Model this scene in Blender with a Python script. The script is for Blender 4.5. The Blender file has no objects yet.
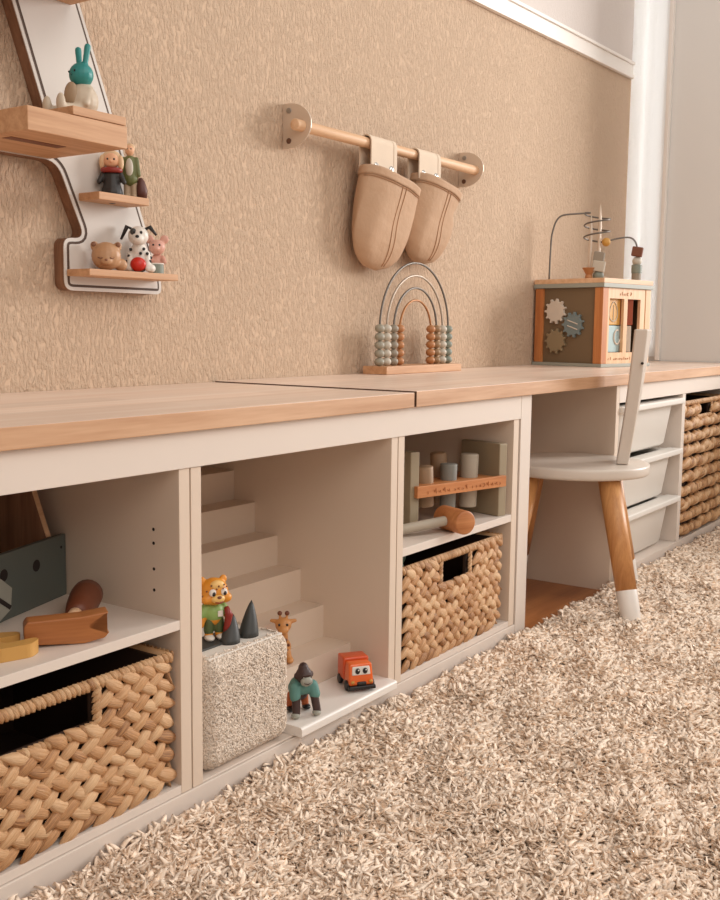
import bpy, bmesh, math, random
import numpy as np
from mathutils import Vector, Matrix, Euler
random.seed(7); RNG = np.random.default_rng(11)
PI = math.pi
COL = bpy.context.scene.collection

# ------------------------------------------------------------------ helpers
def link(name, me, mat=None, parent=None):
    o = bpy.data.objects.new(name, me); COL.objects.link(o)
    if mat is not None and me is not None:
        for m in (mat if isinstance(mat, (list, tuple)) else [mat]): me.materials.append(m)
    if parent is not None: o.parent = parent
    return o
def obj(name, bm, mat=None, parent=None, smooth=False, loc=None):
    me = bpy.data.meshes.new(name); bm.normal_update(); bm.to_mesh(me); bm.free()
    if smooth:
        for p in me.polygons: p.use_smooth = True
    o = link(name, me, mat, parent)
    if loc is not None: o.location = loc
    return o
def tag(o, label=None, cat=None, group=None, kind=None):
    if label: o['label'] = label
    if cat: o['category'] = cat
    if group: o['group'] = group
    if kind: o['kind'] = kind
    return o
def thing(name, label, cat, loc=(0, 0, 0), rz=0, group=None):
    o = bpy.data.objects.new(name, None); COL.objects.link(o); o.empty_display_size = .02
    o.location = loc; o.rotation_euler = (0, 0, rz)
    return tag(o, label, cat, group)
def struct(name, bm, mat, smooth=False):
    return tag(obj(name, bm, mat, None, smooth), kind='structure')
def BM(): return bmesh.new()
def box(bm, x0, x1, y0, y1, z0, z1, bev=0.0, seg=2, mat=None):
    r = bmesh.ops.create_cube(bm, size=1.0)
    vs = r['verts']
    for v in vs:
        v.co = Vector((x0 + (v.co.x + .5) * (x1 - x0), y0 + (v.co.y + .5) * (y1 - y0), z0 + (v.co.z + .5) * (z1 - z0)))
    if bev > 0:
        es = list({e for v in vs for e in v.link_edges})
        r = bmesh.ops.bevel(bm, geom=es, offset=bev, segments=seg, profile=.6, affect='EDGES')
        vs = list({v for f in r['faces'] for v in f.verts} | {v for v in vs if v.is_valid})
    return vs
def xf(bm, vs, M):
    bmesh.ops.transform(bm, matrix=M, verts=[v for v in vs if v.is_valid])
def frame_from(d):
    d = d.normalized(); a = Vector((0, 0, 1)) if abs(d.z) < .9 else Vector((1, 0, 0))
    u = d.cross(a).normalized(); return u, d.cross(u).normalized()
def tube(bm, pts, rad, seg=10, cap=True, closed=False, flat=1.0):
    pts = [Vector(p) for p in pts]; n = len(pts)
    rads = rad if isinstance(rad, (list, tuple)) else [rad] * n
    rings = []; u = None
    for i, p in enumerate(pts):
        if closed: d = pts[(i + 1) % n] - pts[i - 1]
        else: d = pts[min(i + 1, n - 1)] - pts[max(i - 1, 0)]
        d.normalize()
        if u is None: u, w = frame_from(d)
        else:
            u = (u - d * u.dot(d)).normalized(); w = d.cross(u)
        rings.append([bm.verts.new(p + (u * math.cos(2 * PI * k / seg) + w * flat * math.sin(2 * PI * k / seg)) * rads[i]) for k in range(seg)])
    m = n if closed else n - 1
    for i in range(m):
        a, b = rings[i], rings[(i + 1) % n]
        for k in range(seg): bm.faces.new((a[k], a[(k + 1) % seg], b[(k + 1) % seg], b[k]))
    if cap and not closed:
        bm.faces.new(rings[0][::-1]); bm.faces.new(rings[-1])
    bmesh.ops.recalc_face_normals(bm, faces=bm.faces[:])
def cyl(bm, p0, p1, r0, r1=None, seg=20, bev=0.0):
    p0, p1 = Vector(p0), Vector(p1); r1 = r0 if r1 is None else r1
    if bev > 0:
        d = (p1 - p0).normalized(); L = (p1 - p0).length
        tube(bm, [p0, p0 + d * bev * .3, p0 + d * bev, p1 - d * bev, p1 - d * bev * .3, p1],
             [r0 - bev, r0 - bev * .3, r0, r1, r1 - bev * .3, r1 - bev], seg)
    else: tube(bm, [p0, p1], [r0, r1], seg)
def ball(bm, c, r, rot=None, u=16, v=10):
    r = (r, r, r) if not isinstance(r, (tuple, list)) else r
    M = Matrix.Translation(Vector(c)) @ (rot.to_matrix().to_4x4() if rot else Matrix()) @ Matrix.Diagonal((*r, 1))
    return bmesh.ops.create_uvsphere(bm, u_segments=u, v_segments=v, radius=1, matrix=M)['verts']
def prism(bm, poly, f, y0, y1, bev=0):
    """poly: 2-D points, f(a,b,t) -> 3-D, extruded from y0 to y1"""
    A = [bm.verts.new(f(a, b, y0)) for a, b in poly]; B = [bm.verts.new(f(a, b, y1)) for a, b in poly]
    n = len(poly); fs = [bm.faces.new(A), bm.faces.new(B[::-1])]
    for i in range(n): fs.append(bm.faces.new((A[i], B[i], B[(i + 1) % n], A[(i + 1) % n])))
    bmesh.ops.recalc_face_normals(bm, faces=fs)
    if bev:
        es = list({e for fc in fs[:2] for e in fc.edges})
        bmesh.ops.bevel(bm, geom=es, offset=bev, segments=2, profile=.6, affect='EDGES')
def round_poly(pts, r, n=5):
    out = []; N = len(pts)
    rr = r if isinstance(r, (list, tuple)) else [r] * N
    for i in range(N):
        p = Vector(pts[i]); a = (Vector(pts[i - 1]) - p); b = (Vector(pts[(i + 1) % N]) - p)
        ri = min(rr[i], a.length * .49, b.length * .49)
        if ri <= 0: out.append(tuple(p)); continue
        a.normalize(); b.normalize()
        for k in range(n + 1):
            t = k / n
            q = (p + a * ri) * (1 - t) ** 2 + p * 2 * t * (1 - t) + (p + b * ri) * t ** 2
            out.append((q.x, q.y))
    return out
def inset(poly, d):
    n = len(poly); P = [Vector(p) for p in poly]
    area = sum(P[i].x * P[(i + 1) % n].y - P[(i + 1) % n].x * P[i].y for i in range(n))
    s = 1 if area > 0 else -1; out = []
    for i in range(n):
        a = (P[i] - P[i - 1]); b = (P[(i + 1) % n] - P[i])
        if a.length < 1e-9 or b.length < 1e-9: out.append(poly[i]); continue
        na = Vector((-a.y, a.x)).normalized() * s; nb = Vector((-b.y, b.x)).normalized() * s
        m = (na + nb); m = m / max(.35, m.length_squared / 2) if m.length > 1e-6 else na
        m = m if m.length < 2.2 else m.normalized() * 2.2
        q = P[i] + m * d; out.append((q.x, q.y))
    return out
def remesh(o, vox):
    m = o.modifiers.new('r', 'REMESH'); m.mode = 'VOXEL'; m.voxel_size = vox; m.use_smooth_shade = True
    s = o.modifiers.new('s', 'SMOOTH'); s.factor = .5; s.iterations = 4
    return o
def blob(name, mat, parent, prims, vox=.0014):
    """one continuous smooth body from overlapping ellipsoids ('s') and tapered limbs ('c')"""
    bm = BM()
    for p in prims:
        if p[0] == 's': ball(bm, p[1], p[2], p[3] if len(p) > 3 else None)
        else:
            a, b = Vector(p[1]), Vector(p[2]); ball(bm, a, p[3], u=12, v=8); ball(bm, b, p[4], u=12, v=8); cyl(bm, a, b, p[3], p[4], seg=12)
    return remesh(obj(name, bm, mat, parent, True), vox)

# ------------------------------------------------------------------ materials
def s2l(c):
    return tuple(((x / 255) / 12.92 if x / 255 <= .04045 else ((x / 255 + .055) / 1.055) ** 2.4) for x in c)
def newmat(name):
    m = bpy.data.materials.new(name); m.use_nodes = True
    nt = m.node_tree; return m, nt, nt.nodes['Principled BSDF'], nt.nodes, nt.links
def mat(name, rgb, rough=.5, metal=0, var=0.0, vscale=30, bump=0.0, bscale=80, bdist=.002, spec=.5, coat=0, island=0.0, stretch=(1, 1, 1)):
    m, nt, b, N, L = newmat(name)
    c = s2l(rgb); b.inputs['Base Color'].default_value = (*c, 1); b.inputs['Roughness'].default_value = rough
    b.inputs['Metallic'].default_value = metal; b.inputs['Specular IOR Level'].default_value = spec
    b.inputs['Coat Weight'].default_value = coat
    tc = N.new('ShaderNodeTexCoord'); mp = N.new('ShaderNodeMapping'); L.new(tc.outputs['Object'], mp.inputs['Vector']); mp.inputs['Scale'].default_value = stretch
    src = None
    if var > 0 or island > 0:
        hsv = N.new('ShaderNodeHueSaturation'); hsv.inputs['Color'].default_value = (*c, 1)
        add = N.new('ShaderNodeMath'); add.operation = 'MULTIPLY_ADD'; add.inputs[1].default_value = 2 * var; add.inputs[2].default_value = 1 - var
        nz = N.new('ShaderNodeTexNoise'); nz.inputs['Scale'].default_value = vscale; nz.inputs['Detail'].default_value = 4
        L.new(mp.outputs[0], nz.inputs['Vector']); L.new(nz.outputs['Fac'], add.inputs[0])
        out = add.outputs[0]
        if island > 0:
            g = N.new('ShaderNodeNewGeometry'); a2 = N.new('ShaderNodeMath'); a2.operation = 'MULTIPLY_ADD'
            a2.inputs[1].default_value = 2 * island; a2.inputs[2].default_value = -island
            L.new(g.outputs['Random Per Island'], a2.inputs[0])
            a3 = N.new('ShaderNodeMath'); a3.operation = 'ADD'; L.new(out, a3.inputs[0]); L.new(a2.outputs[0], a3.inputs[1]); out = a3.outputs[0]
        L.new(out, hsv.inputs['Value']); L.new(hsv.outputs[0], b.inputs['Base Color'])
    if bump > 0:
        nz2 = N.new('ShaderNodeTexNoise'); nz2.inputs['Scale'].default_value = bscale; nz2.inputs['Detail'].default_value = 3
        L.new(mp.outputs[0], nz2.inputs['Vector'])
        bp = N.new('ShaderNodeBump'); bp.inputs['Strength'].default_value = bump; bp.inputs['Distance'].default_value = bdist
        L.new(nz2.outputs['Fac'], bp.inputs['Height']); L.new(bp.outputs[0], b.inputs['Normal'])
    return m
def wood(name, light, dark, axis='X', scale=14, rough=.5, stave=0.0):
    m, nt, b, N, L = newmat(name)
    tc = N.new('ShaderNodeTexCoord'); mp = N.new('ShaderNodeMapping'); L.new(tc.outputs['Object'], mp.inputs['Vector'])
    s = {'X': (.06, 1, 1), 'Y': (1, .06, 1), 'Z': (1, 1, .06)}[axis]; mp.inputs['Scale'].default_value = s
    nz = N.new('ShaderNodeTexNoise'); nz.inputs['Scale'].default_value = scale * 4; nz.inputs['Detail'].default_value = 5; nz.inputs['Distortion'].default_value = .6
    L.new(mp.outputs[0], nz.inputs['Vector'])
    n2 = N.new('ShaderNodeTexNoise'); n2.inputs['Scale'].default_value = scale * 22; n2.inputs['Detail'].default_value = 2
    L.new(mp.outputs[0], n2.inputs['Vector'])
    mx = N.new('ShaderNodeMath'); mx.operation = 'MULTIPLY_ADD'; mx.inputs[1].default_value = .35; L.new(n2.outputs['Fac'], mx.inputs[0]); L.new(nz.outputs['Fac'], mx.inputs[2])
    cr = N.new('ShaderNodeValToRGB'); cr.color_ramp.elements[0].position = .42; cr.color_ramp.elements[1].position = .9
    cr.color_ramp.elements[0].color = (*s2l(dark), 1); cr.color_ramp.elements[1].color = (*s2l(light), 1)
    L.new(mx.outputs[0], cr.inputs[0]); out = cr.outputs[0]
    if stave > 0:
        br = N.new('ShaderNodeTexBrick'); br.inputs['Scale'].default_value = 1; br.inputs['Brick Width'].default_value = .55; br.inputs['Row Height'].default_value = stave
        br.inputs['Mortar Size'].default_value = .0; br.inputs['Color1'].default_value = (.86, .85, .84, 1); br.inputs['Color2'].default_value = (1.05, 1.05, 1.05, 1)
        L.new(tc.outputs['Object'], br.inputs['Vector'])
        mm = N.new('ShaderNodeMix'); mm.data_type = 'RGBA'; mm.blend_type = 'MULTIPLY'; mm.inputs[0].default_value = 1
        L.new(out, mm.inputs[6]); L.new(br.outputs['Color'], mm.inputs[7]); out = mm.outputs[2]
    L.new(out, b.inputs['Base Color']); b.inputs['Roughness'].default_value = rough
    bp = N.new('ShaderNodeBump'); bp.inputs['Strength'].default_value = .12; bp.inputs['Distance'].default_value = .001
    L.new(mx.outputs[0], bp.inputs['Height']); L.new(bp.outputs[0], b.inputs['Normal'])
    return m
def plaster(name, rgb, bump=.9):
    m, nt, b, N, L = newmat(name)
    tc = N.new('ShaderNodeTexCoord'); mp = N.new('ShaderNodeMapping'); mp.inputs['Scale'].default_value = (1, 1, .42); mp.inputs['Rotation'].default_value = (0, .25, 0)
    L.new(tc.outputs['Object'], mp.inputs['Vector'])
    nz = N.new('ShaderNodeTexNoise'); nz.inputs['Scale'].default_value = 165; nz.inputs['Detail'].default_value = 4; nz.inputs['Roughness'].default_value = .6; nz.inputs['Distortion'].default_value = .1
    L.new(mp.outputs[0], nz.inputs['Vector'])
    cr = N.new('ShaderNodeValToRGB'); cr.color_ramp.elements[0].position = .42; cr.color_ramp.elements[1].position = .66; L.new(nz.outputs['Fac'], cr.inputs[0])
    bp = N.new('ShaderNodeBump'); bp.inputs['Strength'].default_value = bump; bp.inputs['Distance'].default_value = .0036
    L.new(cr.outputs[0], bp.inputs['Height']); L.new(bp.outputs[0], b.inputs['Normal'])
    b.inputs['Base Color'].default_value = (*s2l(rgb), 1); b.inputs['Roughness'].default_value = .85; b.inputs['Specular IOR Level'].default_value = .2
    return m

M = {}
M['wall'] = plaster('tan_wallpaper', (210, 182, 156))
M['wall_up'] = plaster('pale_wallpaper', (214, 203, 196), .25)
M['trim'] = mat('white_trim', (238, 230, 222), .4)
M['grey_wall'] = mat('pale_grey_wall', (226, 222, 217), .9, bump=.15, bscale=120, stretch=(1, 1, 3))
M['curtain'] = None
M['oak'] = wood('light_oak_worktop', (246, 226, 210), (232, 202, 180), 'X', 10, .33, stave=.07)
M['oak_edge_shaded'] = wood('light_oak_edge_shaded', (216, 174, 138), (190, 142, 104), 'X', 12, .5)  # same oak as the top, lower light on the front edge put into the colour
M['beech'] = wood('beech', (232, 192, 154), (210, 164, 124), 'X', 14, .5)
M['beech_z'] = wood('beech_upright', (232, 192, 150), (212, 164, 118), 'Z', 14, .5)
M['oak_leg'] = wood('oak_leg', (214, 156, 98), (184, 122, 70), 'Z', 16, .45)
M['shelf_wood'] = wood('shelf_beech', (212, 166, 126), (182, 132, 92), 'X', 16, .55)
M['walnut'] = wood('brown_ply_edge', (150, 108, 80), (112, 76, 54), 'Z', 20, .6)
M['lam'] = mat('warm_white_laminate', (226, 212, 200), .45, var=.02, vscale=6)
M['lam_shaded'] = mat('warm_white_laminate_shaded', (222, 202, 183), .5, var=.02, vscale=6)  # same laminate, darker: shade of the bays painted into the colour
M['hole'] = mat('dark_hole', (40, 30, 26), .9)
M['white'] = mat('white_paint', (236, 228, 220), .35)
M['chair_white'] = mat('chair_white', (216, 203, 190), .35)
M['panel_white'] = mat('shelf_panel_white', (214, 206, 198), .5)
M['groove'] = mat('brown_groove', (84, 64, 52), .7)
M['end_shade'] = mat('worktop_end_shade', (104, 74, 54), .8)  # dark brown paints the shadowed seam line onto the worktop end faces
M['plastic'] = mat('white_plastic_bin', (232, 226, 218), .35)
M['floor'] = wood('laminate_floor', (186, 122, 72), (150, 88, 46), 'X', 5, .35, stave=.12)
M['rug'] = mat('rug_backing', (230, 204, 180), .95)
M['pile'] = mat('rug_yarn', (255, 234, 213), .9, var=.08, vscale=3, island=.11, spec=.15)
M['leaf'] = mat('hyacinth_leaf', (214, 172, 130), .5, var=.25, vscale=45, island=.2, bump=.5, bscale=160, bdist=.0015, stretch=(.35, 1, 1.6))
M['rope'] = mat('hyacinth_rope', (212, 170, 130), .6, var=.2, vscale=50, island=.16, bump=.4, bscale=150, bdist=.0015)
M['liner_shaded'] = mat('basket_liner_shaded', (66, 44, 30), .9)  # liner painted dark to give the weave gaps their shade
M['canvas'] = mat('beige_canvas', (192, 157, 127), .8, var=.05, vscale=18, bump=.5, bscale=40, bdist=.006)
M['canvas_lt'] = mat('pale_canvas_band', (224, 203, 180), .8, var=.05, vscale=30, bump=.3, bscale=300, bdist=.001)
M['stitch'] = mat('brown_stitching', (168, 122, 84), .8)
M['snap'] = mat('silver_snap', (225, 222, 218), .25, metal=.9)
M['steel'] = mat('brushed_plate', (214, 194, 174), .35, metal=.2)
M['screw'] = mat('screw_head', (170, 165, 160), .3, metal=.9)
M['darkscrew'] = mat('dark_screw_hole', (105, 70, 50), .6)
M['bear'] = mat('tan_toy_bear', (190, 146, 108), .45)
M['bear_dk'] = mat('brown_toy_ear', (140, 96, 70), .5)
M['teal'] = mat('teal_toy', (48, 138, 134), .4)
M['teal_dk'] = mat('dark_teal_toy', (34, 96, 98), .4)
M['cream'] = mat('cream_toy', (205, 188, 166), .5)
M['beige'] = mat('beige_toy', (176, 150, 122), .55)
M['black'] = mat('black_toy', (32, 28, 27), .4)
M['charcoal'] = mat('charcoal_rubber', (62, 62, 60), .5)
M['red'] = mat('red_toy', (206, 44, 28), .35)
M['dkred'] = mat('dark_red_toy', (140, 40, 30), .4)
M['toywhite'] = mat('white_toy', (232, 224, 214), .4)
M['pink'] = mat('pink_toy', (218, 164, 146), .45)
M['green'] = mat('green_toy', (146, 178, 100), .45)
M['dkgreen'] = mat('dark_green_toy', (84, 98, 58), .5)
M['olive'] = mat('olive_coat', (100, 104, 56), .5)
M['orange'] = mat('orange_fur', (226, 148, 48), .4)
M['orange_lt'] = mat('pale_orange_fur', (240, 196, 120), .4)
M['ginger'] = mat('ginger_hair', (190, 96, 46), .5)
M['blond'] = mat('blond_hair', (214, 178, 138), .5)
M['skin'] = mat('toy_skin', (224, 170, 132), .5)
M['bottle'] = mat('dark_coat', (46, 42, 40), .5)
M['plum'] = mat('plum_bag', (92, 52, 44), .5)
M['giraffe'] = mat('giraffe_tan', (206, 142, 82), .45)
M['brown'] = mat('brown_toy', (118, 66, 40), .5)
M['sweater'] = mat('teal_sweater', (92, 138, 130), .6)
M['ape'] = mat('dark_brown_ape', (66, 44, 40), .5)
M['truck'] = mat('orange_truck', (238, 104, 30), .28, coat=.4)
M['truck_dk'] = mat('deep_orange_truck', (214, 80, 28), .3, coat=.3)
M['sage'] = mat('sage_bead', (156, 150, 134), .5)
M['pale'] = mat('pale_bead', (196, 186, 170), .5)
M['greybead'] = mat('grey_bead', (150, 138, 122), .5)
M['rustbead'] = mat('rust_bead', (180, 122, 76), .5)
M['tealbead'] = mat('teal_grey_bead', (132, 138, 126), .5)
M['tanbead'] = mat('tan_bead', (150, 118, 84), .5)
M['wire'] = mat('grey_wire', (112, 104, 96), .4, metal=.5)
M['wire2'] = mat('pale_wire', (176, 160, 144), .4, metal=.4)
M['wire3'] = mat('bronze_wire', (168, 112, 62), .4, metal=.3)
M['cube_olive'] = mat('olive_panel', (120, 98, 72), .55)
M['cube_grey'] = mat('sage_grey_paint', (158, 158, 146), .5)
M['cube_wood_shaded'] = wood('cube_side_wood_shaded', (204, 134, 78), (176, 102, 54), 'Z', 14, .5)  # left-hand posts: side shading put into a darker wood colour
M['gear_w'] = mat('pale_gear', (214, 200, 184), .5)
M['gear_b'] = mat('blue_grey_gear', (122, 134, 134), .5)
M['gear_o'] = mat('olive_gear', (146, 126, 96), .5)
M['mustard'] = mat('mustard_block', (206, 152, 70), .5)
M['rust'] = mat('rust_block', (158, 72, 40), .5)
M['ltblue'] = mat('pale_blue_block', (166, 188, 188), .5)
M['engrave'] = mat('burnt_engraving', (176, 112, 68), .7)
M['toolgrey'] = mat('slate_toolbox', (92, 98, 92), .55)
M['nutgrey'] = mat('pale_grey_nut', (158, 156, 144), .5)
M['hammer'] = wood('hammer_wood', (190, 122, 68), (156, 92, 46), 'X', 14, .4)
M['grip'] = mat('brown_grip', (112, 58, 34), .45)
M['yellow'] = mat('yellow_wood', (206, 156, 84), .45, var=.06, vscale=20)
M['pound'] = mat('taupe_board', (156, 140, 114), .55)
M['pound_dk'] = mat('dark_taupe_board', (110, 98, 82), .55)
M['peg1'] = mat('brown_peg', (168, 138, 108), .55)
M['peg2'] = mat('grey_peg', (136, 134, 126), .55)
M['peg3'] = mat('stone_peg', (178, 166, 148), .55)
M['slat'] = wood('pounding_slat', (214, 146, 92), (184, 112, 62), 'X', 14, .45)
M['mallet'] = wood('mallet_head', (202, 136, 84), (172, 104, 58), 'X', 14, .45)
M['boucle'] = mat('boucle_fabric', (238, 222, 206), .95, var=.08, vscale=60, island=.12, spec=.1)
M['lilac'] = mat('dark_green_toy_leaf', (60, 78, 52), .5)

# ------------------------------------------------------------------ camera
f_px = 1028.148
r = Vector((0.5689537650400222, -0.8222911492866054, 0.011352490990829276)); u = Vector((0.09000829797580462, 0.07598770153857329, 0.9930379527039153)); fw = Vector((0.8174289691112507, 0.5639708636266578, -0.11724651567496439))
cam = bpy.data.cameras.new('camera'); co = bpy.data.objects.new('camera', cam); COL.objects.link(co)
cam.sensor_fit = 'HORIZONTAL'; cam.sensor_width = 36; cam.lens = f_px / 720 * 36; cam.clip_start = .02
R3 = Matrix((r, u, -fw)).transposed(); co.matrix_world = Matrix.Translation((0, -.9779, .6928)) @ R3.to_4x4()
bpy.context.scene.camera = co

# ------------------------------------------------------------------ setting
WX = 3.90; WY = .477
def zrail(x): return 1.598 + (x - 2.587) * .031
def quad(bm, pts): bm.faces.new([bm.verts.new(p) for p in pts])
bm = BM(); X0 = -.8
quad(bm, [(X0, WY, 0), (WX, WY, 0), (WX, WY, zrail(WX) + .01), (X0, WY, zrail(X0) + .01)])
quad(bm, [(X0, WY, zrail(X0) + .01), (WX, WY, zrail(WX) + .01), (WX, WY, 2.5), (X0, WY, 2.5)])
w = struct('wall_back', bm, [M['wall'], M['wall_up']]); w.data.polygons[1].material_index = 1
# small pale dots printed on the upper paper are modelled in its material
nt = M['wall_up'].node_tree; N = nt.nodes; L = nt.links
vo = N.new('ShaderNodeTexVoronoi'); vo.inputs['Scale'].default_value = 3.2; vo.inputs['Randomness'].default_value = .35
tc = N.new('ShaderNodeTexCoord'); L.new(tc.outputs['Object'], vo.inputs['Vector'])
cr = N.new('ShaderNodeValToRGB'); cr.color_ramp.interpolation = 'CONSTANT'; cr.color_ramp.elements[0].color = (*s2l((200, 190, 178)), 1); cr.color_ramp.elements[1].color = (*s2l((214, 203, 196)), 1); cr.color_ramp.elements[1].position = .13
L.new(vo.outputs['Distance'], cr.inputs[0]); L.new(cr.outputs[0], N['Principled BSDF'].inputs['Base Color'])
# picture rail
bm = BM()
for (a, b, y) in ((0, .014, .016), (.014, .05, .010), (.05, .06, .018)):
    vs = box(bm, 0, 1, WY - y, WY - .0005, a, b, .002)
    for v in vs:
        x = X0 if v.co.x < .5 else WX - .001
        v.co.z += zrail(x); v.co.x = x
struct('trim_1', bm, M['trim'])
# right wall with a tall narrow window behind a sheer curtain
bm = BM(); wy0, wy1, wz0, wz1 = .33, .468, .62, 2.3
for (y0, y1, z0, z1) in ((-.03, wy0, 0, 2.5), (-2.4, -.03, 0, .6), (-2.4, -.03, 2.35, 2.5), (wy0, wy1, 0, wz0), (wy0, wy1, wz1, 2.5), (wy1, WY, 0, 2.5)):
    quad(bm, [(WX, y1, z0), (WX, y0, z0), (WX, y0, z1), (WX, y1, z1)])
struct('wall_right', bm, M['grey_wall'])
bm = BM(); t = .016
box(bm, WX + .002, WX + .04, wy0, wy0 + t, wz0, wz1); box(bm, WX + .002, WX + .04, wy1 - t, wy1, wz0, wz1)
box(bm, WX + .002, WX + .04, wy0 + t, wy1 - t, wz0, wz0 + t); box(bm, WX + .002, WX + .04, wy0 + t, wy1 - t, wz1 - t, wz1)
wf = struct('window_1', bm, M['white'])
m, nt, b, N, L = newmat('window_glass'); b.inputs['Transmission Weight'].default_value = 1; b.inputs['Roughness'].default_value = .0; b.inputs['Base Color'].default_value = (1, 1, 1, 1); b.inputs['IOR'].default_value = 1.02
bm = BM(); box(bm, WX + .018, WX + .022, wy0 + t, wy1 - t, wz0 + t, wz1 - t); obj('pane', bm, m, wf)
m, nt, b, N, L = newmat('clear_pane')
tp = N.new('ShaderNodeBsdfTransparent'); gl = N.new('ShaderNodeBsdfGlossy'); gl.inputs['Roughness'].default_value = .02; mg = N.new('ShaderNodeMixShader'); mg.inputs[0].default_value = .06
L.new(tp.outputs[0], mg.inputs[1]); L.new(gl.outputs[0], mg.inputs[2]); L.new(mg.outputs[0], N['Material Output'].inputs['Surface'])
bm = BM(); a0, a1, b0, b1, t2 = -2.4, -.03, .6, 2.35, .05
box(bm, WX + .002, WX + .05, a0, a0 + t2, b0, b1); box(bm, WX + .002, WX + .05, a1 - t2, a1, b0, b1); box(bm, WX + .002, WX + .05, a0 + t2, a1 - t2, b0, b0 + t2); box(bm, WX + .002, WX + .05, a0 + t2, a1 - t2, b1 - t2, b1)
wf2 = struct('window_2', bm, M['white'])
bm = BM(); box(bm, WX + .022, WX + .027, a0 + t2, a1 - t2, b0 + t2, b1 - t2); obj('pane', bm, m, wf2)
# sheer curtain
m, nt, b, N, L = newmat('sheer_curtain')
tr = N.new('ShaderNodeBsdfTranslucent'); df = N.new('ShaderNodeBsdfDiffuse'); mx = N.new('ShaderNodeMixShader'); mx.inputs[0].default_value = .5
tc = N.new('ShaderNodeTexCoord'); br = N.new('ShaderNodeTexBrick'); mp = N.new('ShaderNodeMapping'); mp.inputs['Rotation'].default_value = (PI / 2, 0, PI / 2)
sx = N.new('ShaderNodeSeparateXYZ'); cx = N.new('ShaderNodeCombineXYZ'); L.new(tc.outputs['Object'], sx.inputs[0]); L.new(sx.outputs[1], cx.inputs[0]); L.new(sx.outputs[2], cx.inputs[1])
L.new(cx.outputs[0], br.inputs['Vector']); br.inputs['Scale'].default_value = 1; br.inputs['Brick Width'].default_value = .055; br.inputs['Row Height'].default_value = .09; br.inputs['Mortar Size'].default_value = .032; br.inputs['Mortar Smooth'].default_value = .2
br.inputs['Color1'].default_value = (.60, .585, .56, 1); br.inputs['Color2'].default_value = (.74, .73, .71, 1); br.inputs['Mortar'].default_value = (.90, .90, .89, 1)
for s in (tr, df): L.new(br.outputs['Color'], s.inputs['Color'])
L.new(tr.outputs[0], mx.inputs[1]); L.new(df.outputs[0], mx.inputs[2]); L.new(mx.outputs[0], N['Material Output'].inputs['Surface'])
def curtain(name, y0, y1, x, amp, k, mt, label, z0=.60, z1=2.42):
    bm = BM(); n = 40; nz = 12; g = [[None] * (n + 1) for _ in range(nz + 1)]
    for j in range(nz + 1):
        for i in range(n + 1):
            t = i / n; g[j][i] = bm.verts.new((x + amp * math.sin(t * k * 2 * PI + .3 * math.sin(j * .9)), y0 + (y1 - y0) * t, z0 + (z1 - z0) * j / nz))
    for j in range(nz):
        for i in range(n): bm.faces.new((g[j][i], g[j][i + 1], g[j + 1][i + 1], g[j + 1][i]))
    return tag(obj(name, bm, mt, None, True), label, 'curtain')
curtain('sheer_curtain', (.337), .474, WX - .022, .004, 2, m, 'sheer white curtain with faint square pattern in the corner by the tan wall')
bm = BM(); box(bm, WX - .028, WX - .004, .322, .336, .585, 2.45, .002); struct('trim_2', bm, M['trim'])
bm = BM(); quad(bm, [(X0, -2.6, 0), (WX, -2.6, 0), (WX, WY, 0), (X0, WY, 0)])
struct('floor', bm, M['floor'])

# ------------------------------------------------------------------ bench
t = thing('bench_frame', 'long cream bench frame with top apron, plinth and end panel carrying the oak worktops', 'frame')
bm = BM(); box(bm, .05, 2.032, .0, .02, .502, .5525, .0008); obj('apron', bm, M['lam'], t)
bm = BM(); box(bm, .05, 2.032, .0, .02, 0, .0425, .0012); obj('plinth', bm, M['lam'], t)
bm = BM(); box(bm, 2.0335, 2.084, .0, .46, 0, .5525, .0008); obj('end_panel', bm, M['lam'], t)
def worktop(x0, x1, label, dz=0):
    bm = BM(); box(bm, x0, x1, -.012, .4755, .5535, .580 + dz, .0012)
    o = obj('worktop', bm, [M['oak'], M['oak_edge_shaded'], M['end_shade']])
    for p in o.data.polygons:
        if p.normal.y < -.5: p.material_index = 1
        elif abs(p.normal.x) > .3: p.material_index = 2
    return tag(o, label, 'worktop')
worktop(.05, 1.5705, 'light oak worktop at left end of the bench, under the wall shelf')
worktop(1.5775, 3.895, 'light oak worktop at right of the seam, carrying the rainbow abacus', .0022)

CAB = [(.478, 1.0115), (1.0143, 1.5395), (1.5425, 2.0325)]
cab_lab = ['open cream cabinet at left holding the toolbox and a braided basket',
           'open cream middle cabinet with a miniature staircase inside',
           'open cream cabinet with shelf holding the pounding bench, beside the chair']
for i, ((x0, x1), lb) in enumerate(zip(CAB, cab_lab)):
    t = thing('cabinet', lb, 'cabinet', group='cream bench cabinets')
    th = .020
    for s, (a, b) in enumerate(((x0, x0 + th), (x1 - th, x1))):
        if i == 2 and s == 1: a, b = x1 - .028, x1 - .004
        bm = BM(); box(bm, a, b, .0025, .458, .0435, .5015, .0006)
        sp = obj('side_panel', bm, M['lam_shaded'], t)
        if i == 0 and s == 1:
            for z in (.4135, .394, .3575, .3275):
                bm = BM(); cyl(bm, (a - .0004, .052, z), (a + .003, .052, z), .0024, seg=10); obj('peg_hole', bm, M['hole'], sp)
    bm = BM(); box(bm, x0 + th, x1 - (.028 if i == 2 else th), .456, .464, .0435, .5015); obj('back_panel', bm, M['lam_shaded'], t)
    bm = BM(); box(bm, x0 + th, x1 - (.028 if i == 2 else th), .003, .456, .0435, .0465 if i == 1 else .0555, .0006); obj('bottom_panel', bm, M['lam'], t)
    if i != 1:
        z0, z1 = ((.279, .2925) if i == 0 else (.279, .2945))
        bm = BM(); box(bm, x0 + th, x1 - (.028 if i == 2 else th), .003, .45, z0, z1, .0008); obj('shelf', bm, M['lam'], t)

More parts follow.
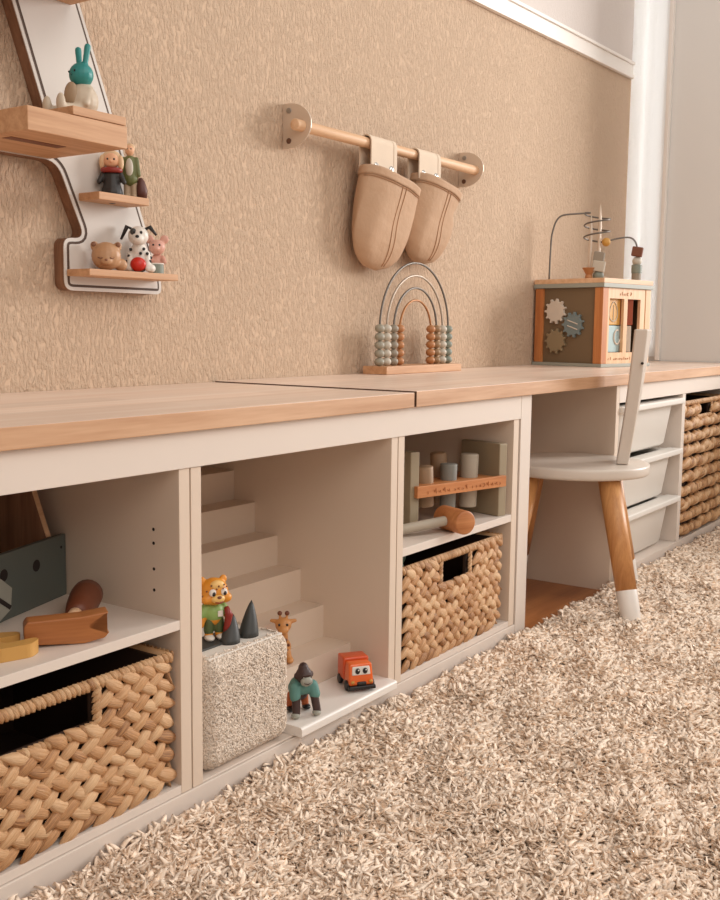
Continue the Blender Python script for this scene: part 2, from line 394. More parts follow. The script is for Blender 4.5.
# staircase + tray in the middle cabinet
t = thing('toy_staircase', 'cream miniature staircase filling the middle cabinet', 'display stand')
bm = BM(); ys = [.150, .205, .262, .319, .373]; zs = [.175, .236, .294, .353, .411]
pts = [(.4545, .0470), (ys[0], .0470)]; z = .0470
for y, zz in zip(ys, zs): pts += [(y, zz)] if pts[-1][0] == y else [(y, z), (y, zz)]; z = zz
pts.append((.4545, z)); fyz = lambda a, b, t: Vector((t, a, b))
prism(bm, pts, fyz, 1.0345, 1.5195); box(bm, 1.2400, 1.5195, .087, .1499, .047, .114); obj('steps', bm, M['lam_shaded'], t)
bm = BM(); prism(bm, round_poly([(.0865, .0468), (.0865, .0625), (-.017, .0625), (-.017, .0468)], [0, 0, .006, .002], 4), fyz, 1.2400, 1.5195)
obj('front_tray', bm, M['white'], t)

# tower unit with bins
t = thing('bin_tower', 'white storage frame at the right with three plastic bins and a basket bay', 'cabinet')
bm = BM(); box(bm, 2.600, 2.622, .0, .46, 0, .5525, .0008); obj('side_panel', bm, M['lam_shaded'], t)
bm = BM(); box(bm, 3.160, 3.190, .0, .46, .0435, .504, .0008); obj('divider', bm, M['lam'], t)
bm = BM(); box(bm, 3.700, 3.722, .0, .46, 0, .5525, .0008); obj('side_panel', bm, M['lam'], t)
bm = BM(); box(bm, 2.623, 3.699, .0, .022, .505, .5525, .0008); obj('top_rail', bm, M['lam'], t)
bm = BM(); box(bm, 2.623, 3.699, .0, .46, 0, .043, .001); obj('plinth', bm, M['lam'], t)
bm = BM(); box(bm, 2.623, 3.699, .452, .46, .0435, .5525); obj('back_panel', bm, M['lam_shaded'], t)
bin_lab = ['top white plastic bin in the stack beside the chair', 'middle white plastic bin in the stack beside the chair', 'lowest white plastic bin in the stack beside the chair']
for k, zt in enumerate((.494, .3395, .1915)):
    b = thing('storage_bin', bin_lab[k], 'bin', (2.8905, 0, zt), group='white plastic bins')
    bm = BM(); X = .262; h = .142
    def ringv(sx, y0, y1, z, rr=.03):
        return [bm.verts.new((p[0], p[1], z)) for p in round_poly([(-sx, y0), (sx, y0), (sx, y1), (-sx, y1)], rr, 4)]
    rings = [ringv(.200, .034, .37, -h), ringv(.208, .026, .38, -h + .008), ringv(.230, .014, .41, -.022), ringv(.232, .012, .412, -.012),
             ringv(.226, .018, .406, -.012), ringv(.198, .038, .37, -h + .010)]
    for a, c in zip(rings, rings[1:]):
        n = len(a)
        for i in range(n): bm.faces.new((a[i], a[(i + 1) % n], c[(i + 1) % n], c[i]))
    bm.faces.new(rings[0][::-1]); bm.faces.new(rings[-1])
    bmesh.ops.recalc_face_normals(bm, faces=bm.faces[:])
    obj('bin_body', bm, M['plastic'], b, True)
    bm = BM()
    box(bm, -.262, .262, -.012, .036, -.017, 0, .005, 3); box(bm, -.262, -.2, .034, .43, -.014, -.003, .003); box(bm, .2, .262, .034, .43, -.014, -.003, .003); box(bm, -.262, .262, .41, .44, -.014, -.003, .003)
    obj('rim', bm, M['plastic'], b)

# ------------------------------------------------------------------ baskets
def leaf_mesh(specs, nseg=8, ns=6, pw=.85):
    """many lens shaped leaf strands in one mesh: specs = (centre, dir, width_dir, normal, length, width, thick)"""
    V = []; F = []; UV = []
    for (c, d, wd, nm, Ln, W, T) in specs:
        base = len(V); bend = random.uniform(-.16, .16) * W; uo = random.uniform(0, 50)
        for i in range(nseg + 1):
            t = i / nseg; a = t - .5; pr = max(.05, math.sin(PI * t) ** pw)
            for k in range(ns):
                an = 2 * PI * k / ns
                V.append(c + d * (a * Ln) + wd * (math.cos(an) * W * .5 * pr + bend * math.sin(PI * t)) + nm * ((math.sin(an) * T * .5) * pr + T * .3 * math.sin(PI * t)))
                UV.append((uo + t, uo + math.cos(an)))
        for i in range(nseg):
            for k in range(ns):
                F.append((base + i * ns + k, base + i * ns + (k + 1) % ns, base + (i + 1) * ns + (k + 1) % ns, base + (i + 1) * ns + k))
        F.append(tuple(base + k for k in range(ns))[::-1]); F.append(tuple(base + nseg * ns + k for k in range(ns)))
    me = bpy.data.meshes.new('weave'); me.from_pydata([tuple(v) for v in V], [], F); me.update()
    ul = me.uv_layers.new(name='fibre'); vi = np.zeros(len(me.loops), np.int32); me.loops.foreach_get('vertex_index', vi)
    ul.data.foreach_set('uv', np.array(UV, np.float32)[vi].ravel())
    for p in me.polygons: p.use_smooth = True
    return me
def leafmat(name, light, mid, dark):
    m, nt, b, N, L = newmat(name)
    tc = N.new('ShaderNodeTexCoord'); mp = N.new('ShaderNodeMapping'); mp.inputs['Scale'].default_value = (1.6, 7, 1); L.new(tc.outputs['UV'], mp.inputs['Vector'])
    nz = N.new('ShaderNodeTexNoise'); nz.inputs['Scale'].default_value = 1; nz.inputs['Detail'].default_value = 4; nz.inputs['Roughness'].default_value = .65; L.new(mp.outputs[0], nz.inputs['Vector'])
    g = N.new('ShaderNodeNewGeometry'); ma = N.new('ShaderNodeMath'); ma.operation = 'MULTIPLY_ADD'; ma.inputs[1].default_value = .55
    L.new(g.outputs['Random Per Island'], ma.inputs[0]); m2 = N.new('ShaderNodeMath'); m2.operation = 'MULTIPLY_ADD'; m2.inputs[1].default_value = 1.1; m2.inputs[2].default_value = -.30
    L.new(nz.outputs['Fac'], m2.inputs[0]); L.new(m2.outputs[0], ma.inputs[2])
    cr = N.new('ShaderNodeValToRGB'); e = cr.color_ramp.elements; e[0].position = .08; e[0].color = (*s2l(dark), 1); e[1].position = .85; e[1].color = (*s2l(light), 1)
    x = e.new(.42); x.color = (*s2l(mid), 1)
    L.new(ma.outputs[0], cr.inputs[0]); L.new(cr.outputs[0], b.inputs['Base Color']); b.inputs['Roughness'].default_value = .5
    bp = N.new('ShaderNodeBump'); bp.inputs['Strength'].default_value = .8; bp.inputs['Distance'].default_value = .0025; L.new(nz.outputs['Fac'], bp.inputs['Height']); L.new(bp.outputs[0], b.inputs['Normal'])
    return m
M['leaf'] = leafmat('hyacinth_leaf', (230, 190, 146), (198, 146, 98), (124, 80, 48))
M['rope'] = leafmat('hyacinth_rope', (222, 182, 138), (194, 144, 96), (128, 84, 52))
def basket(label, x0, x1, y0, y1, z0, z1, hole, style, rowh, step):
    t = thing('woven_basket', label, 'basket', ((x0 + x1) / 2, (y0 + y1) / 2, z0))
    ox, oy, oz = t.location
    hx0, hx1, hz0, hz1 = hole
    # inner liner with the handle opening left open
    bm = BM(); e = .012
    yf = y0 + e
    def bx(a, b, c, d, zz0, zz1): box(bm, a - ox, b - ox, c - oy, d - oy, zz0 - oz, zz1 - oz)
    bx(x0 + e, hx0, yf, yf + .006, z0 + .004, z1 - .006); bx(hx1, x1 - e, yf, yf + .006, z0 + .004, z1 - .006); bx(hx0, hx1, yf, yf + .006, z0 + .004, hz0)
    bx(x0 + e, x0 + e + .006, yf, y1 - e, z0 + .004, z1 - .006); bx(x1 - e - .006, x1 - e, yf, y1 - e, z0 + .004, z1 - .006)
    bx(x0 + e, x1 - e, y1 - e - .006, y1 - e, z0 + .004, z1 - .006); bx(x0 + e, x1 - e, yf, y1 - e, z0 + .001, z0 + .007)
    obj('liner', bm, M['liner_shaded'], t)
    specs = []
    faces = [(Vector((x0, y0 + e * .6, 0)), Vector((1, 0, 0)), x1 - x0, Vector((0, -1, 0)), True),
             (Vector((x1 - e * .75, y0 + .006, 0)), Vector((0, 1, 0)), y1 - y0, Vector((1, 0, 0)), False),
             (Vector((x0 + e * .75, y1 - .006, 0)), Vector((0, -1, 0)), y1 - y0, Vector((-1, 0, 0)), False)]
    Z = Vector((0, 0, 1)); O = Vector((ox, oy, oz))
    nrow = max(2, round((z1 - z0 - .014) / rowh)); rh = (z1 - z0 - .014) / nrow
    for (o, d, Ln, nm, front) in faces:
        for rI in range(nrow):
            zc = z0 + .004 + rh * (rI + .5)
            n = int(Ln / step)
            for i in range(n + 1):
                s = (i + (.5 if rI % 2 and style != 'plait' else 0)) * step
                if s < (.004 if front else .03) or s > Ln - (.004 if front else .03): continue
                P = o + d * s
                if front and hx0 - .013 < P.x < hx1 + .013 and zc > hz0 - rh * .35: continue
                ed = min(s, Ln - s); pull = .012 * max(0, 1 - ed / .03)
                if style == 'plait':
                    for sg in (1, -1):
                        a = math.radians(29 + random.uniform(-7, 7)) * sg
                        tl = random.uniform(.10, .18) if front else .03
                        dd = (d * math.cos(a) - Z * math.sin(a)); ww = (d * math.sin(a) + Z * math.cos(a))
                        q = P + Z * (zc + sg * rh * .235) + d * (sg * step * .24 + random.uniform(-.003, .003)) - nm * pull * .7 + nm * random.uniform(0, .002)
                        specs.append((q - O, (dd - nm * tl).normalized(), ww, nm, (.058) * random.uniform(.88, 1.12), rh * .80 * random.uniform(.85, 1.12), .012))
                else:
                    a = math.radians(-24 + random.uniform(-9, 9))
                    dd = (d * math.cos(a) - Z * math.sin(a)); ww = (d * math.sin(a) + Z * math.cos(a))
                    q = P + Z * (zc + .004 * math.sin(i * .9 + rI)) - nm * pull * .7 + nm * random.uniform(-.002, .003)
                    specs.append((q - O, dd, ww, nm, .070 * random.uniform(.85, 1.15), rh * random.uniform(.50, .66), .028))
    link('woven_wall', leaf_mesh(specs), M['leaf'] if style == 'plait' else M['rope'], t)
    # rim: wrapped rope all round and round the handle opening
    sp = []
    def wrap(path, rr):
        for (A, B, nm) in path:
            A = Vector(A); B = Vector(B); dv = (B - A); n = max(2, int(dv.length / .0075)); dn = dv.normalized()
            side = dn.cross(nm).normalized()
            for i in range(n):
                q = A + dv * ((i + .5) / n)
                wd = (dn * .35 + side * .9).normalized(); nd = nm
                dd = (dn * .9 - side * .45).normalized()
                sp.append((q - O, (side * .85 + dn * .55).normalized(), (dn * .85 - side * .55).normalized(), nd, rr * 2.6, .0105, rr * .75))
    nf = Vector((0, -1, 0)); r_ = .0085
    wrap([((x0 + .006, y0 + .004, z1 - .007), (x1 - .006, y0 + .004, z1 - .007), nf),
          ((x1 - .005, y0 + .004, z1 - .007), (x1 - .005, y1 - .004, z1 - .007), Vector((1, 0, 0))), ((x0 + .005, y0 + .004, z1 - .007), (x0 + .005, y1 - .004, z1 - .007), Vector((-1, 0, 0))),
          ((x0 + .006, y1 - .006, z1 - .007), (x1 - .006, y1 - .006, z1 - .007), Vector((0, 1, 0)))], r_)
    wrap([((hx0 - .003, y0 + .004, hz0), (hx0 - .003, y0 + .004, hz1), nf), ((hx1 + .003, y0 + .004, hz0), (hx1 + .003, y0 + .004, hz1), nf), ((hx0, y0 + .004, hz0 - .003), (hx1, y0 + .004, hz0 - .003), nf)], r_ * .9)
    bm = BM()
    for (a, b_) in (((x0 + .008, y0 + .007), (x1 - .008, y0 + .007)), ((x1 - .007, y0 + .006), (x1 - .007, y1 - .006)), ((x0 + .007, y0 + .006), (x0 + .007, y1 - .006)), ((x0 + .008, y1 - .008), (x1 - .008, y1 - .008))):
        cyl(bm, Vector((*a, z1 - .007)) - O, Vector((*b_, z1 - .007)) - O, .0065, seg=10)
    me = leaf_mesh(sp, 5, 6, .5); bm.from_mesh(me)
    obj('rim', bm, M['rope'], t, True)
    return t
basket('large braided basket with long handle opening in the left cabinet', .512, .986, .006, .36, .0562, .2495, (.690, .846, .190, .236), 'plait', .0262, .0300)
basket('small braided basket under the pounding bench shelf', 1.567, 1.978, .006, .36, .0562, .2555, (1.717, 1.83, .192, .242), 'plait', .0262, .0300)
basket('tall basket of thick twisted rope rows at right edge', 3.200, 3.684, .006, .40, .0437, .478, (3.35, 3.50, .424, .466), 'rope', .043, .0145)
# green toy peeking out of the small basket
t = thing('green_toy', 'dark green leafy toy peeking over the small basket rim', 'toy', (1.612, .05, .0635)); t.scale = (1.1, 1.1, 1.06)
blob('toy_body', M['lilac'], t, [('c', (0, 0, .015), (0, 0, .17), .014, .016), ('s', (-.016, 0, .186), (.016, .012, .016)), ('s', (.018, .005, .184), (.016, .012, .014)), ('s', (0, 0, .19), (.014, .012, .012))], .004)

# ------------------------------------------------------------------ rug
t = thing('shag_rug', 'cream long pile shaggy rug on the wood floor in front of the bench', 'rug')
bm = BM(); box(bm, .25, 3.86, -1.7, -.018, .0008, .010); obj('rug_backing', bm, M['rug'], t)
camp = np.array([0, -.9779, .6928]); Rm = np.array([list(r), list(u), list(fw)])
def visible(P, mar=60):
    v = (P - camp) @ Rm.T; z = v[:, 2]; x = 360 + f_px * v[:, 0] / z; y = 450 - f_px * v[:, 1] / z
    return (z > .2) & (x > -mar) & (x < 720 + mar) & (y < 900 + mar), z
def tufts(P, Nrm, length, rad, lean, seg=4, rings=5, curl=.5, name='pile'):
    n = len(P); ang = RNG.uniform(0, 2 * PI, n); ln = lean
    T = np.cross(Nrm, np.tile([.31, .52, .79], (n, 1))); T /= np.linalg.norm(T, axis=1)[:, None]; B = np.cross(Nrm, T)
    D = T * np.cos(ang)[:, None] + B * np.sin(ang)[:, None]; S = np.cross(Nrm, D)
    tt = np.linspace(0, 1, rings); V = np.zeros((n, rings, seg, 3), np.float32)
    cu = RNG.uniform(-curl, curl, n)
    for i, a in enumerate(tt):
        c = P + Nrm * (length * a * (1 - .32 * a * ln))[:, None] + D * (length * ln * a ** 1.6)[:, None] + S * (length * cu * math.sin(a * 3.0))[:, None]
        pr = (.8 + .35 * math.sin(PI * a * .9)) if i < rings - 1 else .5
        for k in range(seg):
            th = 2 * PI * k / seg + a * 1.5
            V[:, i, k] = c + (S * math.cos(th) + (D * .5 + Nrm * .6) * math.sin(th)) * (rad * pr)[:, None]
    V = V.reshape(-1, 3)
    idx = np.arange(n)[:, None, None] * (rings * seg); i = np.arange(rings - 1)[None, :, None] * seg; k = np.arange(seg)[None, None, :]; k2 = (k + 1) % seg
    Q = np.stack([idx + i + k, idx + i + k2, idx + i + seg + k2, idx + i + seg + k], -1).reshape(-1, 4)
    cap = np.arange(n)[:, None] * (rings * seg) + (rings - 1) * seg + np.arange(seg)[None, :]
    if seg == 4: Q = np.concatenate([Q, cap])
    me = bpy.data.meshes.new(name); me.vertices.add(len(V)); me.vertices.foreach_set('co', V.ravel().astype(np.float32))
    me.loops.add(Q.size); me.loops.foreach_set('vertex_index', Q.ravel().astype(np.int32)); me.polygons.add(len(Q))
    me.polygons.foreach_set('loop_start', np.arange(0, Q.size, 4, dtype=np.int32)); me.polygons.foreach_set('loop_total', np.full(len(Q), 4, np.int32))
    me.update(calc_edges=True); me.polygons.foreach_set('use_smooth', np.ones(len(Q), bool)); return me
n = 900000
P = np.stack([RNG.uniform(.3, 3.85, n), RNG.uniform(-1.65, -.022, n), np.full(n, .009)], 1)
vis, z = visible(P)
dens = np.clip((1.75 / np.maximum(z, .8)) ** 1.5, .14, 1.0) * .52
keep = RNG.random(n) < np.where(vis, dens * .74, .10)
P = P[keep]; z = z[keep]; n = len(P)
# clumping: pull strands towards clump centres
h = np.stack([np.sin(P[:, 0] * 95 + 3 * np.sin(P[:, 1] * 60)), np.cos(P[:, 1] * 88 + 3 * np.sin(P[:, 0] * 70))], 1) * .004
P[:, :2] += h; P[:, 1] = np.minimum(P[:, 1], -.02)
wid = np.where(visible(P)[0], np.clip(z / 1.5, .9, 1.7), 1.9)
Ln = RNG.uniform(.015, .027, n) * (1 + .25 * np.sin(P[:, 0] * 23 + 2 * np.sin(P[:, 1] * 17)) * np.cos(P[:, 1] * 29))
Nn = np.tile([0., 0., 1.], (n, 1)); 
me = tufts(P, Nn, Ln, RNG.uniform(.0033, .0050, n) * wid, RNG.uniform(.3, 1.25, n), curl=.55)
tag(link('pile', me, M['pile'], t), kind='stuff')

# ------------------------------------------------------------------ chair
cx, cy, sz = 2.425, .04, .368
t = thing('kids_chair', 'white round seat childrens chair with oak legs and white tips at the desk opening', 'chair', (cx, cy, 0), math.radians(20.6))
bm = BM(); pr = [(0, -.014), (.150, -.014), (.162, -.0135), (.1655, -.011), (.1665, -.006), (.1665, .008), (.1655, .0118), (.162, .0135), (.150, .0136), (0, .0136)]
n = 48; rr = []
for (q, zz) in pr:
    rr.append([bm.verts.new((q * math.cos(2 * PI * k / n) * 1.06, q * math.sin(2 * PI * k / n) * 1.12, sz - .0135 + zz)) for k in range(n)] if q else [bm.verts.new((0, 0, sz - .0135 + zz))])
for a, b in zip(rr, rr[1:]):
    for k in range(n):
        if len(a) == 1: bm.faces.new((a[0], b[(k + 1) % n], b[k]))
        elif len(b) == 1: bm.faces.new((a[k], a[(k + 1) % n], b[0]))
        else: bm.faces.new((a[k], a[(k + 1) % n], b[(k + 1) % n], b[k]))
bmesh.ops.recalc_face_normals(bm, faces=bm.faces[:])
obj('seat', bm, M['chair_white'], t, True)
bm = BM(); box(bm, -.07, .07, -.012, .012, sz - .040, sz - .0276, .002); box(bm, -.012, .012, -.135, -.0125, sz - .040, sz - .0276, .002)
obj('cross_brace', bm, M['chair_white'], t)
for (sx, sy) in ((-1, -1), (1, -1), (-1, 1), (1, 1)):
    a = Vector((sx * .105, sy * (.088 if sy < 0 else .10), sz - .024)); b = Vector((sx * .200, sy * .155, .008)); m_ = b.lerp(a, .24)
    bm = BM(); cyl(bm, b.lerp(a, .235), a, .0245, .0265, 28); lg = obj('leg', bm, M['oak_leg'], t, True)
    bm = BM(); cyl(bm, b, m_, .0235, .0247, 28, .002); obj('leg_tip', bm, M['white'], lg, True)['label'] = 'white painted leg tip'
bm = BM(); prof = []
n = 14
for i in range(n + 1):
    s = i / n; zz = sz + .001 + s * .330; y = -.119 - .043 * s - .003 * math.sin(s * PI)
    th = .0145; prof.append((y, zz, th))
A = [];
for (y, zz, th) in prof:
    s = (zz - sz) / .330; hw = .045 + .04 * s
    A.append([bm.verts.new(Vector((x, y + yy + .012 * abs(x / hw) ** 2 * s, zz))) for (x, yy) in ((-hw, -th), (0, -th), (hw, -th), (hw, th), (0, th), (-hw, th))])
for a, b in zip(A, A[1:]):
    for k in range(6): bm.faces.new((a[k], a[(k + 1) % 6], b[(k + 1) % 6], b[k]))
bm.faces.new(A[0][::-1]); bm.faces.new(A[-1]); bmesh.ops.recalc_face_normals(bm, faces=bm.faces[:])
br_ = obj('backrest', bm, M['chair_white'], t)
mb = br_.modifiers.new('b', 'BEVEL'); mb.width = .003; mb.segments = 2; mb.limit_method = 'ANGLE'
bm = BM(); cyl(bm, (-.0815, -.1555, sz + .250), (-.072, -.1545, sz + .250), .0032, seg=12); obj('screw', bm, M['hole'], br_)

# ------------------------------------------------------------------ abacus
t = thing('rainbow_abacus', 'rainbow bead abacus of four wire arches on a beech base on the worktop', 'toy', (2.273, .42, .5826))
bm = BM(); box(bm, -.188, .182, -.035, .035, 0, .0195, .0015); obj('base', bm, M['shelf_wood'], t)
arch = [(-.168, .166, .278, 'wire', ('sage', 'tealbead')), (-.137, .136, .246, 'wire2', ('pale', 'pale')), (-.105, .104, .215, 'wire', ('greybead', 'tanbead')), (-.077, .075, .184, 'wire3', ('rustbead', 'rustbead'))]
for (a, b, zt, wm, bms) in arch:
    c = (a + b) / 2; R_ = (b - a) / 2; z0 = zt - R_
    pts = [(a, 0, .015), (a, 0, .06)] + [(c - R_ * math.cos(PI * k / 32), 0, z0 + R_ * math.sin(PI * k / 32)) for k in range(33)] + [(b, 0, .06), (b, 0, .015)]
    bm = BM(); tube(bm, pts, .0028, 8); obj('wire_arch', bm, M[wm], t, True)
    for x, mn in ((a, bms[0]), (b, bms[1])):
        for k in range(5):
            bm = BM(); ball(bm, (x, 0, .0195 + .0102 * (2 * k + 1)), (.0126, .0126, .0104), u=18, v=12); obj('bead', bm, M[mn], t, True)

# ------------------------------------------------------------------ activity cube
t = thing('activity_cube', 'wooden activity cube with gears, turning blocks and a bead wire on top', 'toy', (3.032, .218, .5826), -.209)
W, D_, H = .273, .255, .273
bm = BM(); box(bm, -.004, W + .004, -.004, D_ + .004, 0, .010, .001); obj('base_plate', bm, M['cube_grey'], t)
for (x, y) in ((0, 0), (W - .03, 0), (0, D_ - .03), (W - .03, D_ - .03)):
    bm = BM(); box(bm, x, x + .03, y, y + .03, .0102, H - .0285, .0012); obj('corner_post', bm, M['cube_wood_shaded'] if x == 0 else M['beech_z'], t)
bm = BM(); box(bm, .008, .014, .0302, D_ - .0302, .0102, H - .0285); gp = obj('gear_panel', bm, M['cube_olive'], t)
bm = BM(); box(bm, .0302, W - .0302, D_ - .014, D_ - .008, .0102, H - .0285); obj('rear_panel', bm, M['cube_olive'], t)
bm = BM(); box(bm, W - .014, W - .008, .0302, D_ - .0302, .0102, H - .0285); obj('side_panel', bm, M['cube_olive'], t)
bm = BM(); box(bm, -.004, W + .006, -.005, D_ + .005, H - .028, H - .015, .001); obj('lid_edge', bm, M['cube_grey'], t)
bm = BM(); box(bm, -.003, W + .004, -.004, D_ + .004, H - .0148, H, .001); obj('lid', bm, M['beech'], t)
def gear(y, z, R_, m_, name='gear'):
    bm = BM(); poly = []
    for k in range(11):
        for (da, q) in ((-.24, .80), (-.10, 1.0), (.10, 1.0), (.24, .80)):
            a = 2 * PI * (k + da) / 11; poly.append((y + q * R_ * math.cos(a), z + q * R_ * math.sin(a)))
    prism(bm, poly, lambda a, b, tt: Vector((tt, a, b)), -.003, .0075, .0008)
    g = obj(name, bm, M[m_], t); return g
gear(.176, .172, .040, 'gear_w'); g2 = gear(.108, .130, .040, 'gear_b'); gear(.172, .078, .040, 'gear_o')
bm = BM()
for dz in (-.009, .008): cyl(bm, (-.0034, .088, .130 + dz - .006), (-.0034, .126, .130 + dz + .006), .0016, seg=8)
obj('grooves', bm, M['gear_w'], g2)
# front face with four turning blocks in a 2 x 2 window
fx0, fx1 = .0302, W - .0302; cols = [(.040, .121), (.141, .215)]; za, zb, zm = .045, .212, .128
bm = BM()
for (a, b, c, d) in ((fx0, cols[0][0], .0102, H - .0285), (cols[0][1], cols[1][0], .0102, H - .0285), (cols[1][1], fx1, .0102, H - .0285),
                     (cols[0][0], cols[0][1], .0102, za), (cols[1][0], cols[1][1], .0102, za), (cols[0][0], cols[0][1], zb, H - .0285), (cols[1][0], cols[1][1], zb, H - .0285)):
    box(bm, a, b, .002, .012, c, d)
obj('front_frame', bm, M['beech_z'], t)
bm = BM(); box(bm, fx0, fx1, .08, .084, .0102, H - .0285); obj('inner_back', bm, M['hole'], t)
blk = [((cols[0][0] + cols[0][1]) / 2, .172, 'mustard', 0), ((cols[0][0] + cols[0][1]) / 2, .087, 'ltblue', 0), ((cols[1][0] + cols[1][1]) / 2, .172, 'rust', .75), ((cols[1][0] + cols[1][1]) / 2, .087, 'gear_w', .62)]
for (x, z, mn, rot) in blk:
    bm = BM(); hw = .038 if rot == 0 else .034; vs = box(bm, -hw, hw, -.022 if rot == 0 else -hw, .022 if rot == 0 else hw, -.0415, .0415, .002)
    xf(bm, vs, Matrix.Translation((x, .036 if rot == 0 else .052, z)) @ Matrix.Rotation(rot, 4, 'Z')); bo = obj('turning_block', bm, M[mn], t)
    if mn == 'mustard':
        bm = BM(); tube(bm, [(x + .022 * math.sin(a) * (1 - .3 * math.cos(a)), .0134, z + .03 * math.cos(a)) for a in [2 * PI * k / 20 for k in range(20)]], .0016, 6, closed=True); tube(bm, [(x, .0134, z - .033), (x, .0134, z + .02)], .0013, 6); obj('leaf_motif', bm, M['pale'], bo)
    if mn == 'ltblue':
        bm = BM(); tube(bm, [(x + .024 + .017 * math.cos(a), .0134, z + .006 + .022 * math.sin(a)) for a in [PI * .4 + 1.5 * PI * k / 16 for k in range(17)]], .003, 6); obj('moon_motif', bm, M['gear_w'], bo)
bm = BM()      # faint burnt-in script, unreadable in the photo
def scribble(bm, x0, x1, z, h, y, seed, rad=.0011):
    rg = random.Random(seed); x = x0
    while x < x1 - .006:
        w = rg.uniform(.005, .010); k = rg.choice([0, 1, 2])
        hh = h * rg.choice([.55, .6, 1.0])
        if k == 0: tube(bm, [(x, y, z), (x + w * .2, y, z + hh), (x + w * .5, y, z + hh * .3), (x + w * .8, y, z + hh * .8)], rad, 5)
        elif k == 1: tube(bm, [(x + w * .4 + w * .35 * math.cos(a), y, z + hh * .4 + hh * .38 * math.sin(a)) for a in [.5 + 5 * q / 8 for q in range(9)]], rad, 5)
        else: tube(bm, [(x + w * .3, y, z), (x + w * .35, y, z + hh)], rad, 5)
        x += w + (.004 if rg.random() < .85 else .012)
scribble(bm, .095, .165, .222, .012, .0017, 3); obj('engraving', bm, M['engrave'], t)
bm = BM(); scribble(bm, .04, .225, .022, .009, .0017, 5); obj('engraving', bm, M['engrave'], t)
# bead wire on the lid
def wp(tt, z): return Vector((.028 + tt * (W - .072), D_ - .03 - tt * (D_ - .06), z))
zt = H
pts = [wp(0, zt - .005), wp(.01, zt + .12), wp(.03, zt + .16), wp(.07, zt + .19), wp(.14, zt + .205), wp(.30, zt + .21), wp(.45, zt + .213)]
ctr = wp(.53, 0)
for k in range(45):
    a = PI * .75 - 2 * PI * k / 17.5; pts.append(Vector((ctr.x + .040 * math.cos(a), ctr.y + .040 * math.sin(a), zt + .213 - .095 * k / 44)))
pts += [wp(.66, zt + .125), wp(.8, zt + .135), wp(.90, zt + .137), wp(.96, zt + .128), wp(.995, zt + .105), wp(1, zt + .06), wp(1, zt - .005)]
sp = []
for i in range(len(pts) - 1):
    p0, p1, p2, p3 = pts[max(i - 1, 0)], pts[i], pts[i + 1], pts[min(i + 2, len(pts) - 1)]
    for q in range(4):
        h = q / 4; sp.append(.5 * (2 * p1 + (p2 - p0) * h + (2 * p0 - 5 * p1 + 4 * p2 - p3) * h * h + (3 * p1 - p0 - 3 * p2 + p3) * h ** 3))
sp.append(pts[-1])
bm = BM(); tube(bm, sp, .0028, 8); obj('bead_wire', bm, M['wire'], t, True)
for (tt, top) in ((.46, .205), (.56, .238)):
    bm = BM(); p = wp(tt, 0); tube(bm, [(p.x, p.y, zt - .002), (p.x, p.y, zt + .06), (p.x, p.y, zt + top - .05), (p.x, p.y, zt + top)], [.0028, .0045, .0055, .0015], 10); obj('spindle', bm, M['steel'], t, True)
def bead(tt, z, kind, mn, s=.014):
    s *= 1.12; bm = BM(); p = wp(tt, zt + z)
    if kind == 'ball': ball(bm, p, s)
    elif kind == 'cube':
        vs = box(bm, -s, s, -s, s, -s * .9, s * .9, s * .2); xf(bm, vs, Matrix.Translation(p) @ Matrix.Rotation(.5, 4, 'Z') @ Matrix.Rotation(.15, 4, 'X'))
    elif kind == 'cone': cyl(bm, p - Vector((0, 0, s)), p + Vector((0, 0, s * .7)), s * .6, s * 1.5, 16, .001)
    else: cyl(bm, p - Vector((0, 0, s * .8)), p + Vector((0, 0, s * .8)), s, s, 18, .002)
    obj('bead', bm, M[mn], t, kind == 'ball')
bead(.455, .010, 'ball', 'rustbead', .011); bead(.455, .030, 'cone', 'rustbead', .013)
bead(.565, .015, 'ball', 'tealbead', .016); bead(.565, .045, 'cube', 'pale', .017); bead(.565, .075, 'cube', 'greybead', .015); bead(.64, .122, 'ball', 'mustard', .0125)
bead(1, .012, 'disc', 'greybead', .0135); bead(1, .037, 'disc', 'tealbead', .0150); bead(1, .062, 'ball', 'pale', .0135); bead(1, .092, 'cube', 'brown', .015)

# ------------------------------------------------------------------ wall rail with pouches
t = thing('wall_rail', 'beech dowel rail on two metal side plates fixed to the tan wall', 'rail', (0, 0, 0))
RY, RZ, RR = .424, 1.1235, .0122
bm = BM(); cyl(bm, (1.772, RY, RZ), (2.606, RY, RZ + .008), RR, RR, 24, .002); obj('dowel', bm, M['beech'], t, True)
for x, dz in ((1.7975, 0), (2.578, .008)):
    poly = []; zc = RZ + .004 + dz; hh = .0475
    poly = [(WY - .001, zc - hh), (WY - .001, zc + hh)] + [(WY - .016 - .062 * math.sin(PI * k / 16), zc + hh * math.cos(PI * k / 16)) for k in range(17)]
    bm = BM(); prism(bm, round_poly(poly[:2], 0) + poly[2:], lambda a, b, tt: Vector((tt, a, b)), x, x + .004, .0006); pl = obj('side_plate', bm, M['steel'], t)
    for q, mn in ((zc + .032, 'screw'), (zc - .032, 'darkscrew')):
        bm = BM(); cyl(bm, (x - .002, WY - .018, q), (x + .001, WY - .018, q), .0062, seg=16, bev=.0008); obj('screw', bm, M[mn], pl)
